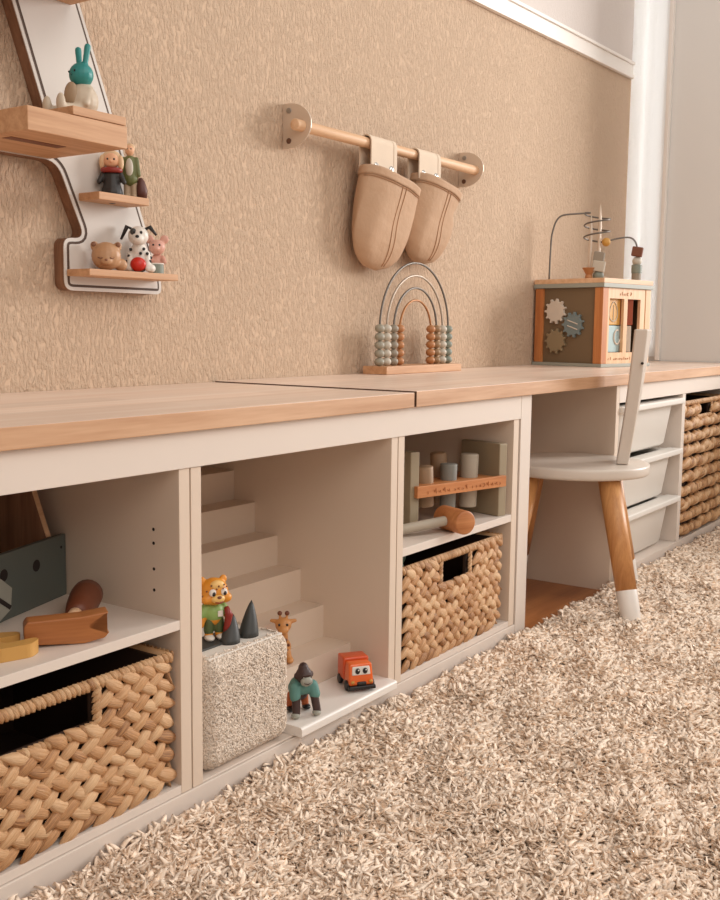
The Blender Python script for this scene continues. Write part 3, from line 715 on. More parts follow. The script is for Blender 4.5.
def pouch(label, x0, x1, zt, zb, dl, dent=False):
    cx = (x0 + x1) / 2; hw = (x1 - x0) / 2; t = thing('fabric_pouch', label, 'pouch', (cx, .43, zb), group='beige fabric pouches')
    n, mrow = 56, 26; H_ = zt - zb
    bm = BM(); g = []
    def pt(v, k, shrink=0):
        a = 2 * PI * k / n; c, s = math.cos(a), math.sin(a)        # s<0 : front
        w = hw * (1.0 if v < .55 else math.sqrt(max(0, 1 - ((v - .55) / .45) ** 2.4)) * .97 + .03) * (1 - .05 * v)
        d = (.044 - .006 * v) * (1 if v < .6 else math.sqrt(max(.0, 1 - ((v - .6) / .4) ** 2)) * .95 + .05)
        y = -.014 + .026 * v; x = w * math.copysign(abs(c) ** .8, c); yy = d * s
        front = (1 - s) / 2
        zrim = H_ - dl * front * (.6 + .6 * c) - (.010 + .012 * front) * (.5 + .5 * c) ** 1.4
        z = zrim * (1 - v ** 1.05)
        x -= .024 * v + .005 * math.sin(PI * v)
        if dent: x -= .030 * math.exp(-((v - .32) / .11) ** 2) * max(0, c) ** 2
        yy += .004 * math.sin(5 * a + 6 * v) * math.sin(PI * v)
        return Vector((x * (1 - shrink), y + yy * (1 - shrink * 2), z))
    for j in range(mrow + 1):
        v = j / mrow; g.append([bm.verts.new(pt(v, k)) for k in range(n)])
    for a, b in zip(g, g[1:]):
        for k in range(n): bm.faces.new((a[k], a[(k + 1) % n], b[(k + 1) % n], b[k]))
    bm.faces.new(g[-1]); bmesh.ops.recalc_face_normals(bm, faces=bm.faces[:])
    o = obj('pouch_body', bm, M['canvas'], t, True); sm = o.modifiers.new('s', 'SOLIDIFY'); sm.thickness = .003; sm.offset = -1
    bm = BM(); A = []
    for j in range(5):
        v = j / 4 * .095; A.append([bm.verts.new(pt(v, k, -.012)) for k in range(n)])
    for a, b in zip(A, A[1:]):
        for k in range(n): bm.faces.new((a[k], a[(k + 1) % n], b[(k + 1) % n], b[k]))
    o = obj('hem', bm, M['canvas'], t, True); sm = o.modifiers.new('s', 'SOLIDIFY'); sm.thickness = .0035; sm.offset = 0
    bm = BM()
    for kk in (.745, .758):
        tube(bm, [pt(v, n * kk, -.008) for v in [.1 + .86 * q / 24 for q in range(25)]], .0011, 5)
    tube(bm, [pt(.115, k, -.012) for k in range(n // 2, n + 1)], .0009, 5)
    obj('seam', bm, M['stitch'], t, True)
    # hanging loop over the dowel
    lx0, lx1 = (-hw - .006, -hw + .100) if dent else (-hw + .008, -hw + .118)
    bm = BM(); ry, rz = RY - .43, RZ + .004 - zb
    pr = [(ry - RR - .004, H_ - (.014 if dent else .036))] + [(ry - (RR + .004) * math.cos(PI * k / 10), rz + (RR + .004) * math.sin(PI * k / 10)) for k in range(11)] + [(ry + RR + .004, H_ - .02)]
    prv = [[bm.verts.new((x, y, z)) for (y, z) in pr] for x in (lx0, lx0 + .012, lx0 + .014, lx1 - .014, lx1 - .012, lx1)]
    for i, rw in enumerate(prv):
        for v in rw: v.co.y += (-.0015 if i in (0, 1, 4, 5) else 0)
    for a, b in zip(prv, prv[1:]):
        for k in range(len(pr) - 1): bm.faces.new((a[k], a[k + 1], b[k + 1], b[k]))
    lo = obj('hanging_loop', bm, M['canvas_lt'], t); sm = lo.modifiers.new('s', 'SOLIDIFY'); sm.thickness = .003; sm.offset = 0
    for x in (lx0 + .022, lx1 - .022):
        bm = BM(); ball(bm, (x, ry - RR - .0045, H_ - .002), (.0105, .0066, .0105), u=20); obj('snap_button', bm, M['snap'], lo, True)
    return t
pouch('beige fabric pouch hanging on the dowel rail, nearer its left plate', 2.030, 2.250, 1.074, .8345, .024)
pouch('beige dented fabric pouch hanging on the dowel rail, nearer its right plate', 2.258, 2.456, 1.084, .861, .022, True)

# ------------------------------------------------------------------ wall shelf
t = thing('wall_shelf', 'slanted white backed wall display shelf with beech ledges, left on the tan wall', 'shelf')
F0 = .450
out = [(.955, 1.56), (1.084, 1.204), (1.141, 1.048), (1.150, 1.006), (.92, 1.006), (.92, .9665), (1.165, .9665), (1.222, .843), (1.175, .841), (1.175, .7525), (1.402, .7525), (1.402, .778), (1.089, 1.556)]
rad = [0, 0, 0, 0, 0, 0, .026, .026, .016, .018, .018, .016, 0]
poly = round_poly(out, rad, 6)
fxz = lambda a, b, tt: Vector((a, tt, b))
bm = BM(); prism(bm, poly, fxz, F0 + .002, WY - .0008); obj('backboard', bm, M['walnut'], t)
bm = BM(); prism(bm, poly, fxz, F0, F0 + .0019); obj('white_edge', bm, M['panel_white'], t)
p1 = inset(poly, .0062); p2 = inset(poly, .0105)
bm = BM(); prism(bm, p1, fxz, F0 - .0006, F0 - .0001); obj('groove', bm, M['groove'], t)
bm = BM(); prism(bm, p2, fxz, F0 - .0012, F0 - .0007); obj('white_panel', bm, M['panel_white'], t)
Fy = F0 - .0014
def ledge(x0, x1, y0, z0, z1, name='ledge', skew=0):
    bm = BM(); box(bm, x0, x1, y0, Fy, z0, z1, .0012); return obj(name, bm, M['shelf_wood'], t)
lg = ledge(.963, 1.150, .264, .9675, 1.0015); 
bm = BM(); box(bm, .985, 1.085, .33, .352, .9668, .9674); obj('slot', bm, M['brown'], lg)  # flat dark strip painting the shade of the underside recess
ledge(1.048, 1.1525, .2685, 1.0035, 1.0165, 'small_ledge')
ledge(1.208, 1.323, .397, .9055, .9185); ledge(1.179, 1.388, .391, .7765, .7880)
ledge(.99, 1.200, .29, 1.2255, 1.26)

# ------------------------------------------------------------------ figurines
def eyes(parent, c, dx, r, fwd, mn='black', white=None):
    for s in (-1, 1):
        bm = BM(); ball(bm, (c[0] + s * dx, c[1], c[2]), (r, r * .6, r), u=10, v=8); e = obj('eye', bm, M[white or mn], parent, True)
        if white: bm = BM(); ball(bm, (c[0] + s * dx + r * .15, c[1] - r * .45, c[2] - r * .25), (r * .5, r * .35, r * .6), u=8, v=6); obj('pupil', bm, M[mn], e, True)
# local frame of every figurine: faces -Y, rotated about Z.   direction to the camera is about -50 deg from -Y
# rabbit
t = thing('rabbit_figurine', 'cream seated rabbit figurine with teal head on the big wall ledge', 'figurine', (1.126, .340, 1.0167), math.radians(-96)); t.scale = (1.1,) * 3
blob('body', M['cream'], t, [('s', (.002, 0, .024), (.024, .022, .025)), ('s', (0, .004, .034), (.017, .016, .018)), ('c', (-.012, -.012, .010), (-.020, -.040, .008), .009, .007), ('c', (.012, -.012, .010), (.014, -.040, .008), .009, .007), ('s', (-.02, -.044, .014), (.008, .006, .014)), ('s', (.014, -.044, .014), (.008, .006, .014)), ('c', (-.018, 0, .036), (-.022, -.008, .018), .006, .005), ('c', (.018, 0, .036), (.022, -.008, .018), .006, .005)], .0016)
hd = blob('head', M['teal'], t, [('s', (0, 0, .061), (.0185, .017, .0175)), ('c', (-.007, .002, .075), (-.015, .006, .099), .004, .0048), ('c', (.007, .002, .075), (.008, .006, .100), .004, .0048)], .0013)
bm = BM(); ball(bm, (0, -.0165, .060), (.0022, .0014, .0016)); obj('nose', bm, M['teal_dk'], hd, True)
eyes(hd, (0, -.0158, .064), .007, .0016, 0)
bm = BM(); ball(bm, (0, -.0175, .030), (.014, .0075, .019)); obj('belly_patch', bm, M['beige'], t, True)
# sleeping bear
t = thing('bear_figurine', 'tan round headed sleeping bear figurine on the lowest wall ledge', 'figurine', (1.240, .418, .7882), math.radians(-42))
blob('body', M['bear'], t, [('s', (.024, .008, .011), (.012, .010, .011)), ('s', (.006, 0, .016), (.018, .014, .014))], .0016)
hd = blob('head', M['bear'], t, [('s', (0, -.002, .0245), (.0255, .020, .0245)), ('s', (0, -.02, .015), (.010, .006, .007)), ('c', (-.019, 0, .040), (-.020, 0, .043), .0072, .0068), ('c', (.019, 0, .040), (.020, 0, .043), .0072, .0068)], .0015)
for s in (-1, 1):
    bm = BM(); ball(bm, (s * .0205, -.0058, .044), (.0045, .003, .0045)); obj('inner_ear', bm, M['bear_dk'], hd, True)
    bm = BM(); tube(bm, [(s * .006, -.0225, .021), (s * .010, -.0220, .0195), (s * .014, -.0205, .021)], .0009, 6); obj('closed_eye', bm, M['bear_dk'], hd, True)
bm = BM(); ball(bm, (0, -.0262, .017), (.0028, .0016, .0018)); obj('nose', bm, M['bear_dk'], hd, True)
# spotted dog
t = thing('dog_figurine', 'white black spotted dog figurine holding a red ball on the lowest wall ledge', 'figurine', (1.316, .418, .7882), math.radians(-48)); t.scale = (1.12,) * 3
bd = blob('body', M['toywhite'], t, [('s', (0, .004, .020), (.017, .015, .020)), ('s', (0, .002, .034), (.013, .012, .016)), ('c', (-.013, 0, .030), (-.013, -.012, .006), .0055, .005), ('c', (.013, 0, .030), (.015, -.012, .006), .0055, .005), ('s', (-.017, -.004, .007), (.008, .012, .007)), ('s', (.019, -.004, .007), (.008, .012, .007)), ('c', (0, .016, .01), (.02, .018, .03), .003, .002)], .0014)
bm = BM()
for (x, y, z) in ((-.012, -.008, .036), (.009, -.011, .037), (.014, -.008, .030), (-.015, -.006, .026), (.018, -.008, .018), (-.018, -.006, .017), (.004, -.012, .030), (.019, -.002, .024)): ball(bm, (x, y, z), (.0026, .0026, .0026), u=8, v=6)
obj('spots', bm, M['black'], bd, True)
bm = BM(); ball(bm, (0, -.015, .0125), (.0125, .008, .0115)); obj('ball', bm, M['red'], t, True)
hd = blob('head', M['toywhite'], t, [('s', (0, -.003, .058), (.0165, .015, .0155)), ('s', (0, -.016, .052), (.0095, .009, .0075))], .0013)
for s, e in ((-1, (-.027, -.004, .052)), (1, (.028, .002, .060))):
    bm = BM(); tube(bm, [(s * .011, 0, .069), (s * .018, 0, .0725), e], [.004, .0062, .0032], 10, flat=.6); obj('ear', bm, M['black'], hd, True)
bm = BM(); ball(bm, (0, -.0245, .0555), (.0032, .0024, .0024)); obj('nose', bm, M['black'], hd, True)
eyes(hd, (0, -.0165, .0625), .0055, .0024, 0)
bm = BM(); ball(bm, (-.007, -.0145, .0635), (.005, .003, .0055)); obj('eye_patch', bm, M['charcoal'], hd, True)
# pink drummer
t = thing('mouse_figurine', 'small pink mouse figurine behind a green drum, right end of the lowest wall ledge', 'figurine', (1.361, .418, .7882), math.radians(-48)); t.scale = (1.12,) * 3
blob('body', M['pink'], t, [('s', (0, .004, .017), (.012, .010, .017)), ('c', (-.009, 0, .026), (-.013, -.012, .019), .0042, .0036), ('c', (.009, 0, .026), (.013, -.012, .019), .0042, .0036)], .0013)
hd = blob('head', M['pink'], t, [('s', (0, -.002, .043), (.0135, .012, .0125)), ('s', (0, -.013, .040), (.005, .005, .004)), ('s', (-.012, .002, .056), (.0075, .003, .0075)), ('s', (.012, .002, .056), (.0075, .003, .0075))], .0013)
eyes(hd, (0, -.0125, .046), .005, .0018, 0)
bm = BM(); cyl(bm, (0, -.014, 0), (0, -.014, .0145), .0115, seg=20); dr = obj('drum', bm, M['tealbead'], t)
bm = BM(); cyl(bm, (0, -.014, .0146), (0, -.014, .0165), .0122, seg=20, bev=.0006); obj('drum_skin', bm, M['toywhite'], dr)
# ginger haired and green coated figures
t = thing('doll_figurine', 'little figurine with fair hair and dark dress on the middle wall ledge', 'figurine', (1.263, .426, .9187), math.radians(-48)); t.scale = (1.12,) * 3
blob('dress', M['bottle'], t, [('c', (0, 0, .004), (0, 0, .030), .017, .010), ('s', (0, 0, .030), (.013, .010, .010)), ('c', (-.012, 0, .034), (-.019, -.006, .020), .005, .004), ('c', (.012, 0, .034), (.019, -.006, .020), .005, .004)], .0014)
bm = BM(); tube(bm, [(.013 * math.cos(a), -.002 + .010 * math.sin(a), .038) for a in [2 * PI * k / 16 for k in range(16)]], .0042, 8, closed=True); obj('collar', bm, M['dkred'], t, True)
hd = blob('head', M['skin'], t, [('s', (0, -.002, .053), (.0125, .0115, .0125)), ('s', (0, -.0135, .051), (.0025, .002, .0022))], .0012)
blob('hair', M['blond'], hd, [('s', (0, .003, .057), (.0155, .0125, .0125)), ('s', (-.014, -.002, .050), (.005, .006, .012)), ('s', (.014, -.002, .050), (.005, .006, .012))], .0013)
eyes(hd, (0, -.0125, .054), .005, .0016, 0)
t = thing('doll_figurine', 'taller slim figurine in an olive green coat on the middle wall ledge', 'figurine', (1.305, .426, .9187), math.radians(-48)); t.scale = (1.12,) * 3
blob('legs', M['beige'], t, [('c', (-.005, -.002, .004), (-.005, 0, .034), .0052, .005), ('c', (.006, -.002, .004), (.005, 0, .034), .0052, .005), ('s', (-.005, -.005, .003), (.005, .008, .003)), ('s', (.006, -.005, .003), (.005, .008, .003))], .0012)
blob('coat', M['olive'], t, [('c', (0, 0, .030), (0, 0, .058), .0125, .009), ('c', (-.010, 0, .060), (-.0135, -.003, .036), .0045, .004), ('c', (.010, 0, .060), (.0135, -.003, .036), .0045, .004)], .0013)
bm = BM(); ball(bm, (0, -.0095, .046), (.006, .004, .015)); obj('shirt', bm, M['pale'], t, True)
hd = blob('head', M['skin'], t, [('s', (0, -.001, .074), (.0075, .0075, .009)), ('c', (0, 0, .06), (0, 0, .070), .004, .004), ('s', (0, -.0085, .073), (.0016, .0016, .0016))], .0011)
blob('hair', M['blond'], hd, [('s', (0, .002, .078), (.0088, .0078, .0075))], .0012)
eyes(hd, (0, -.0078, .0755), .003, .0011, 0)
bm = BM(); tube(bm, [(.018, .002, .001), (.018, .002, .012), (.017, .002, .026), (.016, .002, .032)], [.008, .0095, .006, .003], 12); obj('bag', bm, M['plum'], t, True)

# audio cube
AX0, AX1, AY0, AY1, AZ0, AZ1 = 1.0375, 1.2365, -.006, .146, .0468, .2250
t = thing('audio_cube', 'fuzzy cream fabric audio cube with two dark rubber ears in the middle cabinet', 'speaker', ((AX0 + AX1) / 2, (AY0 + AY1) / 2, AZ0))
hx, hy, hz = (AX1 - AX0) / 2, (AY1 - AY0) / 2, AZ1 - AZ0
def rbox_pts(n, rr=.030):
    P = RNG.uniform(-1, 1, (n, 3)); ax = RNG.choice(3, n, p=[.38, .38, .24]); sg = np.where(RNG.random(n) < .5, -1., 1.)
    P[np.arange(n), ax] = sg
    P *= np.array([hx, hy, hz / 2]); core = np.clip(P, -np.array([hx, hy, hz / 2]) + rr, np.array([hx, hy, hz / 2]) - rr)
    d = P - core; nn = d / np.maximum(np.linalg.norm(d, axis=1), 1e-9)[:, None]
    return core + nn * (rr - .003), nn
bm = BM(); vs = box(bm, -hx + .006, hx - .006, -hy + .006, hy - .006, .002, hz - .0095, .028, 5)
# recessed top
o = obj('fabric_cover', bm, M['boucle'], t, True)
P, nn = rbox_pts(52000); P[:, 2] += hz / 2
ok = ~((P[:, 2] > hz - .010) & (np.abs(P[:, 0]) < hx - .020) & (np.abs(P[:, 1]) < hy - .018)) & (P[:, 2] > .0015)
P, nn = P[ok], nn[ok]; n = len(P)
me = tufts(P - nn * .003, nn, RNG.uniform(.0038, .006, n), RNG.uniform(.0010, .0017, n), RNG.uniform(.8, 1.6, n), curl=.8, name='fuzz')
tag(link('fuzz', me, M['boucle'], o), kind='stuff')
bm = BM(); box(bm, -hx + .016, hx - .016, -hy + .014, hy - .014, hz - .0092, hz - .0060, .001); obj('top_plate', bm, M['toywhite'], t)
bm = BM(); box(bm, -.068, .052, -.030, .016, hz - .0059, hz - .0028, .001); obj('figure_pad', bm, M['charcoal'], t)
for (x, y, eh) in ((-.003, -.030, .042), (.040, -.030, .054)):
    bm = BM()
    rings = []
    for k in range(8):
        s = k / 7; q = max(0, 1 - s ** 1.35) ** .8; rings.append([(x + .017 * q * math.cos(2 * PI * i / 20) + .012 * s, y + .015 * q * math.sin(2 * PI * i / 20) + .004 * s, hz - .0062 + eh * s) for i in range(20)])
    vv = [[bm.verts.new(p) for p in rg] for rg in rings[:-1]]; tip = bm.verts.new((x + .012, y + .004, hz - .0062 + eh))
    for a, b in zip(vv, vv[1:]):
        for i in range(20): bm.faces.new((a[i], a[(i + 1) % 20], b[(i + 1) % 20], b[i]))
    for i in range(20): bm.faces.new((vv[-1][i], vv[-1][(i + 1) % 20], tip))
    bm.faces.new(vv[0][::-1]); obj('ear', bm, M['charcoal'], t, True)
# leopard on the cube
t = thing('leopard_figurine', 'orange leopard cub figurine in a green shirt standing on the audio cube', 'figurine', (1.125, .064, AZ0 + hz - .0026), math.radians(-26)); t.scale = (1.04,) * 3
blob('body', M['orange'], t, [('c', (-.008, 0, .006), (-.007, 0, .028), .0065, .006), ('c', (.008, 0, .006), (.007, 0, .028), .0065, .006), ('s', (0, 0, .036), (.014, .011, .016)), ('c', (-.014, 0, .046), (-.021, -.004, .024), .0052, .0048), ('c', (.014, 0, .046), (.019, -.010, .032), .0052, .0048), ('s', (-.009, -.005, .004), (.0065, .0095, .004)), ('s', (.009, -.005, .004), (.0065, .0095, .004))], .0014)
blob('shirt', M['green'], t, [('s', (0, 0, .040), (.0165, .0132, .0155)), ('c', (-.013, 0, .048), (-.019, -.002, .039), .0066, .0068), ('c', (.013, 0, .048), (.018, -.005, .040), .0066, .0066)], .0014)
blob('trousers', M['dkgreen'], t, [('c', (-.008, 0, .014), (-.007, 0, .028), .0078, .0085), ('c', (.008, 0, .014), (.007, 0, .028), .0078, .0085)], .0014)
bm = BM(); box(bm, .001, .009, -.0145, -.0125, .036, .045, .001); obj('badge', bm, M['toywhite'], t)
for s in (-1, 1):
    bm = BM(); ball(bm, (s * .009, -.006, .004), (.0072, .0105, .0048)); obj('shoe', bm, M['toywhite'], t, True)
hd = blob('head', M['orange'], t, [('s', (0, -.001, .071), (.0215, .020, .0205)), ('s', (-.0165, .004, .087), (.006, .004, .0065)), ('s', (.0165, .004, .087), (.006, .004, .0065)), ('s', (-.014, -.010, .063), (.010, .009, .008)), ('s', (.014, -.010, .063), (.010, .009, .008))], .0015)
bm = BM(); ball(bm, (0, -.0175, .064), (.0105, .0065, .0068)); ball(bm, (0, -.0145, .0835), (.011, .006, .007)); obj('muzzle', bm, M['orange_lt'], hd, True)
bm = BM(); ball(bm, (0, -.0235, .0670), (.0035, .0022, .0022)); obj('nose', bm, M['brown'], hd, True)
bm = BM(); tube(bm, [(-.006, -.0215, .060), (0, -.0238, .0585), (.006, -.0215, .060)], .0009, 6); obj('mouth', bm, M['dkred'], hd, True)
eyes(hd, (0, -.0185, .0735), .0085, .0056, 0, 'black', 'toywhite')
bm = BM()
for (x, z) in ((-.004, .086), (.003, .088), (0, .083), (.009, .084), (-.010, .084), (.014, .080), (-.0165, .076), (-.019, .062), (-.021, .068), (.020, .064), (.006, .0795), (-.004, .0795)):
    y = -.001 - .020 * math.sqrt(max(.05, 1 - (x / .0245) ** 2 - ((z - .071) / .0205) ** 2)); ball(bm, (x, y - .0007 - (.003 if z > .079 and abs(x) < .011 else 0), z), (.0014, .0011, .0014), u=8, v=6)
obj('spots', bm, M['brown'], hd, True)
bm = BM(); tube(bm, [(.013, -.016, .050), (.017, -.017, .038), (.014, -.015, .020), (.012, -.014, .012)], [.0035, .006, .0045, .003], 10); obj('red_toy_guitar', bm, M['dkred'], t, True)
# giraffe
t = thing('giraffe_figurine', 'small spotted giraffe figurine on the lowest stair behind the audio cube', 'figurine', (1.356, .115, .1145), math.radians(-52)); t.scale = (1.15,) * 3
bd = blob('body', M['giraffe'], t, [('s', (0, .004, .022), (.012, .012, .014)), ('c', (0, 0, .026), (0, -.002, .048), .008, .0066), ('c', (-.007, -.002, .016), (-.008, -.006, .004), .005, .005), ('c', (.007, -.002, .016), (.009, -.006, .004), .005, .005), ('s', (.010, -.008, .005), (.006, .008, .005)), ('s', (-.010, -.008, .005), (.006, .008, .005))], .0014)
hd = blob('head', M['giraffe'], t, [('s', (0, -.002, .058), (.0125, .0115, .0115)), ('s', (0, -.013, .053), (.0085, .0075, .0065)), ('c', (-.011, 0, .063), (-.018, .001, .064), .0035, .0028), ('c', (.011, 0, .063), (.018, .001, .064), .0035, .0028), ('c', (-.005, 0, .067), (-.0055, 0, .074), .0020, .0020), ('c', (.005, 0, .067), (.0055, 0, .074), .0020, .0020)], .0013)
for s in (-1, 1): bm = BM(); ball(bm, (s * .0055, 0, .0755), .0036); obj('horn_tip', bm, M['brown'], hd, True)
eyes(hd, (0, -.0125, .061), .006, .002, 0)
bm = BM()
for (x, y, z) in ((-.006, -.0065, .043), (.004, -.007, .036), (.008, -.006, .028), (-.008, -.006, .026), (.0, -.007, .050), (.006, -.004, .020)): ball(bm, (x, y, z), .0024, u=8, v=6)
obj('spots', bm, M['brown'], bd, True)
# ape
t = thing('ape_figurine', 'dark brown ape figurine in a teal sweater leaning on its knuckles on the white tray', 'figurine', (1.294, .028, .0628), math.radians(-30)); t.scale = (1.12,) * 3
blob('body', M['ape'], t, [('c', (-.012, -.012, .040), (-.015, -.020, .006), .0068, .006), ('c', (.014, -.012, .040), (.018, -.020, .006), .0068, .006), ('s', (0, .006, .030), (.014, .016, .013))], .0014)
blob('sweater', M['sweater'], t, [('s', (0, -.002, .042), (.0185, .016, .015)), ('s', (0, .012, .034), (.015, .013, .013)), ('c', (-.013, -.010, .042), (-.0145, -.014, .030), .0088, .0084), ('c', (.014, -.010, .042), (.0165, -.014, .030), .0088, .0084)], .0014)
blob('legs', M['ginger'], t, [('c', (-.010, .012, .024), (-.012, .014, .006), .0065, .0055), ('c', (.010, .012, .024), (.012, .012, .006), .0065, .0055)], .0014)
for s in (-1, 1):
    bm = BM(); ball(bm, (s * .0125, .009, .004), (.0062, .0092, .004)); obj('foot', bm, M['black'], t, True)
    bm = BM(); ball(bm, (s * .0165, -.0215, .0045), (.0066, .0070, .0045)); obj('hand', bm, M['nutgrey'], t, True)
hd = blob('head', M['ape'], t, [('s', (0, -.012, .060), (.0125, .012, .0130)), ('s', (0, -.010, .070), (.0075, .0085, .0085)), ('s', (0, -.021, .063), (.0100, .0045, .0030)), ('s', (-.0125, -.011, .060), (.003, .003, .0045)), ('s', (.0125, -.011, .060), (.003, .003, .0045))], .0013)
bm = BM(); ball(bm, (0, -.0225, .0535), (.0095, .0058, .0072)); obj('muzzle', bm, M['nutgrey'], hd, True)
bm = BM(); tube(bm, [(-.0055, -.0265, .0525), (0, -.0285, .0510), (.0055, -.0265, .0525)], .0008, 6); obj('mouth', bm, M['ape'], hd, True)
eyes(hd, (0, -.0225, .0605), .0042, .0016, 0, 'toywhite')
# truck
t = thing('toy_truck', 'orange toy truck with two eyes on its windscreen on the white tray', 'toy', (1.450, .024, .0628), math.radians(-36)); t.scale = (1.04,) * 3
def hexa(bm, x0, x1, yb, yt, z0, z1, yfront_b, yfront_t, bev=.003, tx=0.0):
    vs = box(bm, x0, x1, 0, 1, z0, z1)
    for v in vs:
        top = v.co.z > (z0 + z1) / 2; frt = v.co.y < .5
        v.co.y = (yfront_t if top else yfront_b) if frt else (yt if top else yb)
        if top: v.co.x *= (1 - tx)
    es = list({e for v in vs for e in v.link_edges}); bmesh.ops.bevel(bm, geom=es, offset=bev, segments=3, profile=.6, affect='EDGES')
bm = BM(); hexa(bm, -.022, .022, .004, .002, .010, .046, -.026, -.019, .004, .08); cab = obj('cab', bm, M['truck'], t, True)
bm = BM(); box(bm, -.023, .023, .004, .036, .012, .050, .0035, 3); obj('cargo_box', bm, M['truck_dk'], t, True)
bm = BM(); hexa(bm, -.0165, .0165, -.012, -.010, .0275, .0415, -.0245, -.0215, .002, .08); ws = obj('windscreen', bm, M['toywhite'], cab, True)
for s in (-1, 1):
    bm = BM(); ball(bm, (s * .0066, -.0240, .0345), (.0043, .0016, .0052)); e = obj('eye', bm, M['black'], ws, True)
    bm = BM(); ball(bm, (s * .0066 + .001, -.0254, .0365), (.0013, .0007, .0013)); obj('glint', bm, M['toywhite'], e, True)
bm = BM(); box(bm, -.024, .024, -.031, -.020, .004, .0105, .002); box(bm, -.008, .008, -.0285, -.022, .0100, .0165, .002); obj('bumper', bm, M['black'], t, True)
for s in (-1, 1):
    bm = BM(); ball(bm, (s * .016, -.0262, .0165), (.0034, .0016, .0028)); obj('headlight', bm, M['mustard'], cab, True)
    for y in (-.013, .024):
        bm = BM(); cyl(bm, (s * .0235 - s * .006, y, .0085), (s * .0250, y, .0085), .0085, seg=20, bev=.0015); obj('wheel', bm, M['black'], t, True)

# ------------------------------------------------------------------ left cabinet contents
t = thing('toolbox', 'slate grey wooden toy toolbox with round holes, on the left cabinet shelf', 'toolbox', (.990, .236, .2928), math.radians(18))
# local: front panel runs along -x from the right end
L_ = .34
bm = BM()
box(bm, -L_, 0, 0, .009, 0, .092, .001); fp = obj('side_board', bm, M['toolgrey'], t)
bm = BM(); box(bm, -L_, 0, .115, .124, 0, .092, .001); obj('side_board', bm, M['toolgrey'], t)
for (x, z, q) in ((-.075, .060, .0085), (-.150, .063, .0085), (-.012, .074, .0022)):
    bm = BM(); cyl(bm, (x, -.0003, z), (x, .004, z), q, seg=20); obj('round_hole', bm, M['hole'], fp)
bm = BM(); box(bm, -L_ + .009, -.009, .0092, .1148, .0, .008); obj('bottom_board', bm, M['toolgrey'], t)
for x in (-.036, -L_ + .002):
    bm = BM(); poly = [(.0092, .0), (.1148, .0), (.1148, .092), (.085, .185), (.040, .185), (.0092, .092)]
    prism(bm, poly, lambda a, b, tt: Vector((tt, a, b)), x, x + .010, .0006); obj('end_board', bm, M['walnut'], t)  # dark wood colour holds the shade inside the box
    bm = BM(); prism(bm, [(.0078, .093), (.0389, .186), (.0400, .1855), (.0092, .0925)], lambda a, b, tt: Vector((tt, a, b)), x, x + .010); obj('lit_edge', bm, M['beech'], t)['label'] = 'edge strip of the end board with its lit tone painted pale'  # same board edge in paler wood, light on it put into the colour
bm = BM(); cyl(bm, (-L_ + .012, .062, .168), (-.0362, .062, .168), .0095, seg=18); obj('handle_bar', bm, M['beech'], t)
# nut fixed to its face
bm = BM(); poly = [(-.178 + .029 * math.cos(PI / 3 * k + .4), .036 + .029 * math.sin(PI / 3 * k + .4)) for k in range(6)]
prism(bm, poly, lambda a, b, tt: Vector((a, tt, b)), -.014, -.0005, .0015); nu = obj('hexagonal_nut', bm, M['nutgrey'], t)
bm = BM(); vs = box(bm, -.026, .026, -.0146, -.0138, -.003, .003); xf(bm, vs, Matrix.Translation((-.178, 0, .036)) @ Matrix.Rotation(.6, 4, 'Y')); obj('slot', bm, M['hole'], nu)
# hammer
t = thing('toy_hammer', 'wooden toy claw hammer with brown grip on the left cabinet shelf', 'hammer', (.836, .046, .2928), math.radians(-34))
poly = [(-.050, .0), (.018, -.004), (.044, .001), (.050, .008), (.026, .018), (.046, .027), (.049, .035), (.040, .034), (.015, .031), (-.050, .030), (-.054, .024), (-.054, .005)]
poly = [(a, b + .004) for a, b in poly]
bm = BM(); prism(bm, round_poly(poly, .0022, 3), lambda a, b, tt: Vector((a, tt, b)), -.014, .014, .002)
hd = obj('head', bm, M['hammer'], t)
bm = BM(); cyl(bm, (.002, .012, .020), (.022, .080, .020), .0095, .0095, 18); obj('handle', bm, M['beech'], t, True)
bm = BM(); a = Vector((.015, .055, .020)); b = Vector((.043, .150, .024)); tube(bm, [a, a.lerp(b, .06), a.lerp(b, .3), a.lerp(b, .7), a.lerp(b, .92), b], [.011, .0150, .0185, .022, .0215, .014], 20); obj('grip', bm, M['grip'], t, True)
# wrench
t = thing('toy_wrench', 'yellow wooden toy wrench at the left edge of the left cabinet shelf', 'wrench', (.748, .072, .2928), math.radians(-12))
poly = [(-.12, -.012), (-.03, -.012), (-.012, -.030), (.030, -.034), (.046, -.020), (.044, -.012), (.006, -.012), (.004, .012), (.038, .012), (.040, .024), (.020, .036), (-.012, .030), (-.03, .012), (-.12, .012)]
bm = BM(); prism(bm, round_poly(poly, .006, 3), lambda a, b, tt: Vector((a, b, tt)), 0, .017); obj('wrench_body', bm, M['yellow'], t)

# ------------------------------------------------------------------ pounding bench and mallet
t = thing('pounding_bench', 'wooden pounding bench with taupe end boards, pegs and engraved slat', 'toy', (1.986, .008, .2948), math.radians(166))
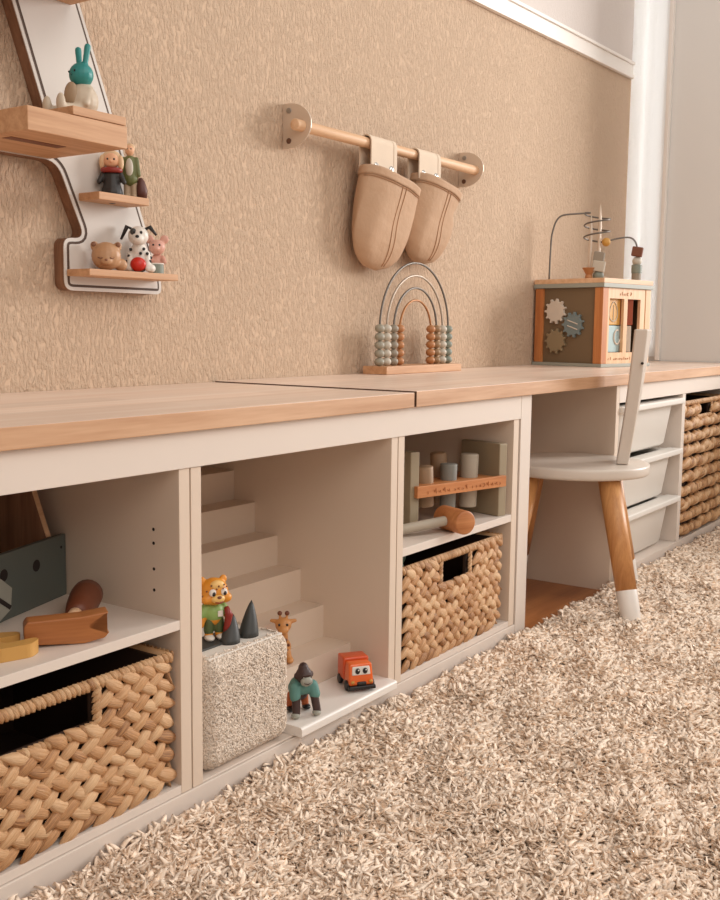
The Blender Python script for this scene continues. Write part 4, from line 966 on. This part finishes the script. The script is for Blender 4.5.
# local +x runs to the left end, +y towards the front after rotation
LN = .288
for x in (0, LN - .024):
    bm = BM(); box(bm, x, x + .024, -.112, 0, 0, .157, .002); obj('end_board', bm, M['pound'], t)
bm = BM(); box(bm, .012, LN - .010, .0004, .0102, (.066), .0895, .001); sl = obj('front_slat', bm, M['slat'], t)
bm = BM(); box(bm, .0244, LN - .0244, -.112, -.0004, .070, .086, .001); obj('peg_board', bm, M['slat'], t)
bm = BM(); scribble(bm, .030, .260, .072, .010, .0105, 9, .0007); obj('engraving', bm, M['engrave'], sl)
for (x, y, mn, z0, z1, q) in ((.205, -.040, 'peg1', .036, .120, .0185), (.140, -.040, 'peg2', .026, .120, .0180), (.075, -.042, 'peg3', .022, .136, .0200), (.118, -.085, 'peg1', .03, .138, .018)):
    bm = BM(); cyl(bm, (x, y, z0), (x + (.006 if mn == 'peg1' else -.002), y, z1), q * .92, q, 22, .003); obj('peg', bm, M[mn], t, True)
t = thing('toy_mallet', 'wooden toy mallet with grey handle lying before the pounding bench', 'mallet', (1.762, .002, .2948), math.radians(-24))
bm = BM(); cyl(bm, (-.004, -.034, .0238), (-.004, .044, .0238), .0238, .0238, 28, .003); obj('head', bm, M['mallet'], t, True)
bm = BM(); cyl(bm, (-.026, .004, .0238), (-.172, .010, .0105), .0098, .0098, 20, .002); obj('handle', bm, M['peg3'], t, True)

# ------------------------------------------------------------------ light
def area(name, loc, target, size, energy, col, sy=None):
    l = bpy.data.lights.new(name, 'AREA'); l.energy = energy; l.color = col; l.size = size
    if sy: l.shape = 'RECTANGLE'; l.size_y = sy
    o = bpy.data.objects.new(name, l); COL.objects.link(o); o.location = loc
    o.rotation_euler = (Vector(target) - Vector(loc)).to_track_quat('-Z', 'Y').to_euler(); return o
area('window_light', (6.3, -2.5, 1.9), (1.9, .3, .6), 1.7, 250, (1, .98, .955), 1.7)
area('outside_light', (4.35, .40, 1.45), (3.9, .40, 1.45), .7, 6, (1, .99, .98), 1.8)
area('warm_fill', (-.1, -2.6, 2.3), (1.2, .2, .7), 1.6, 30, (1, .91, .82))  # added warm fill without a seen source, tints the left side
area('right_wall_fill', (2.0, -1.5, 2.7), (3.4, .3, .9), 1.6, 20, (1, .97, .94))  # added unseen fill lamp that brightens the right wall
wd = bpy.data.worlds.new('room'); bpy.context.scene.world = wd; wd.use_nodes = True
bg = wd.node_tree.nodes['Background']; bg.inputs[0].default_value = (1, .93, .86, 1); bg.inputs[1].default_value = .56
vs_ = bpy.context.scene.view_settings; vs_.view_transform = 'Standard'; vs_.look = 'None'; vs_.exposure = -.13
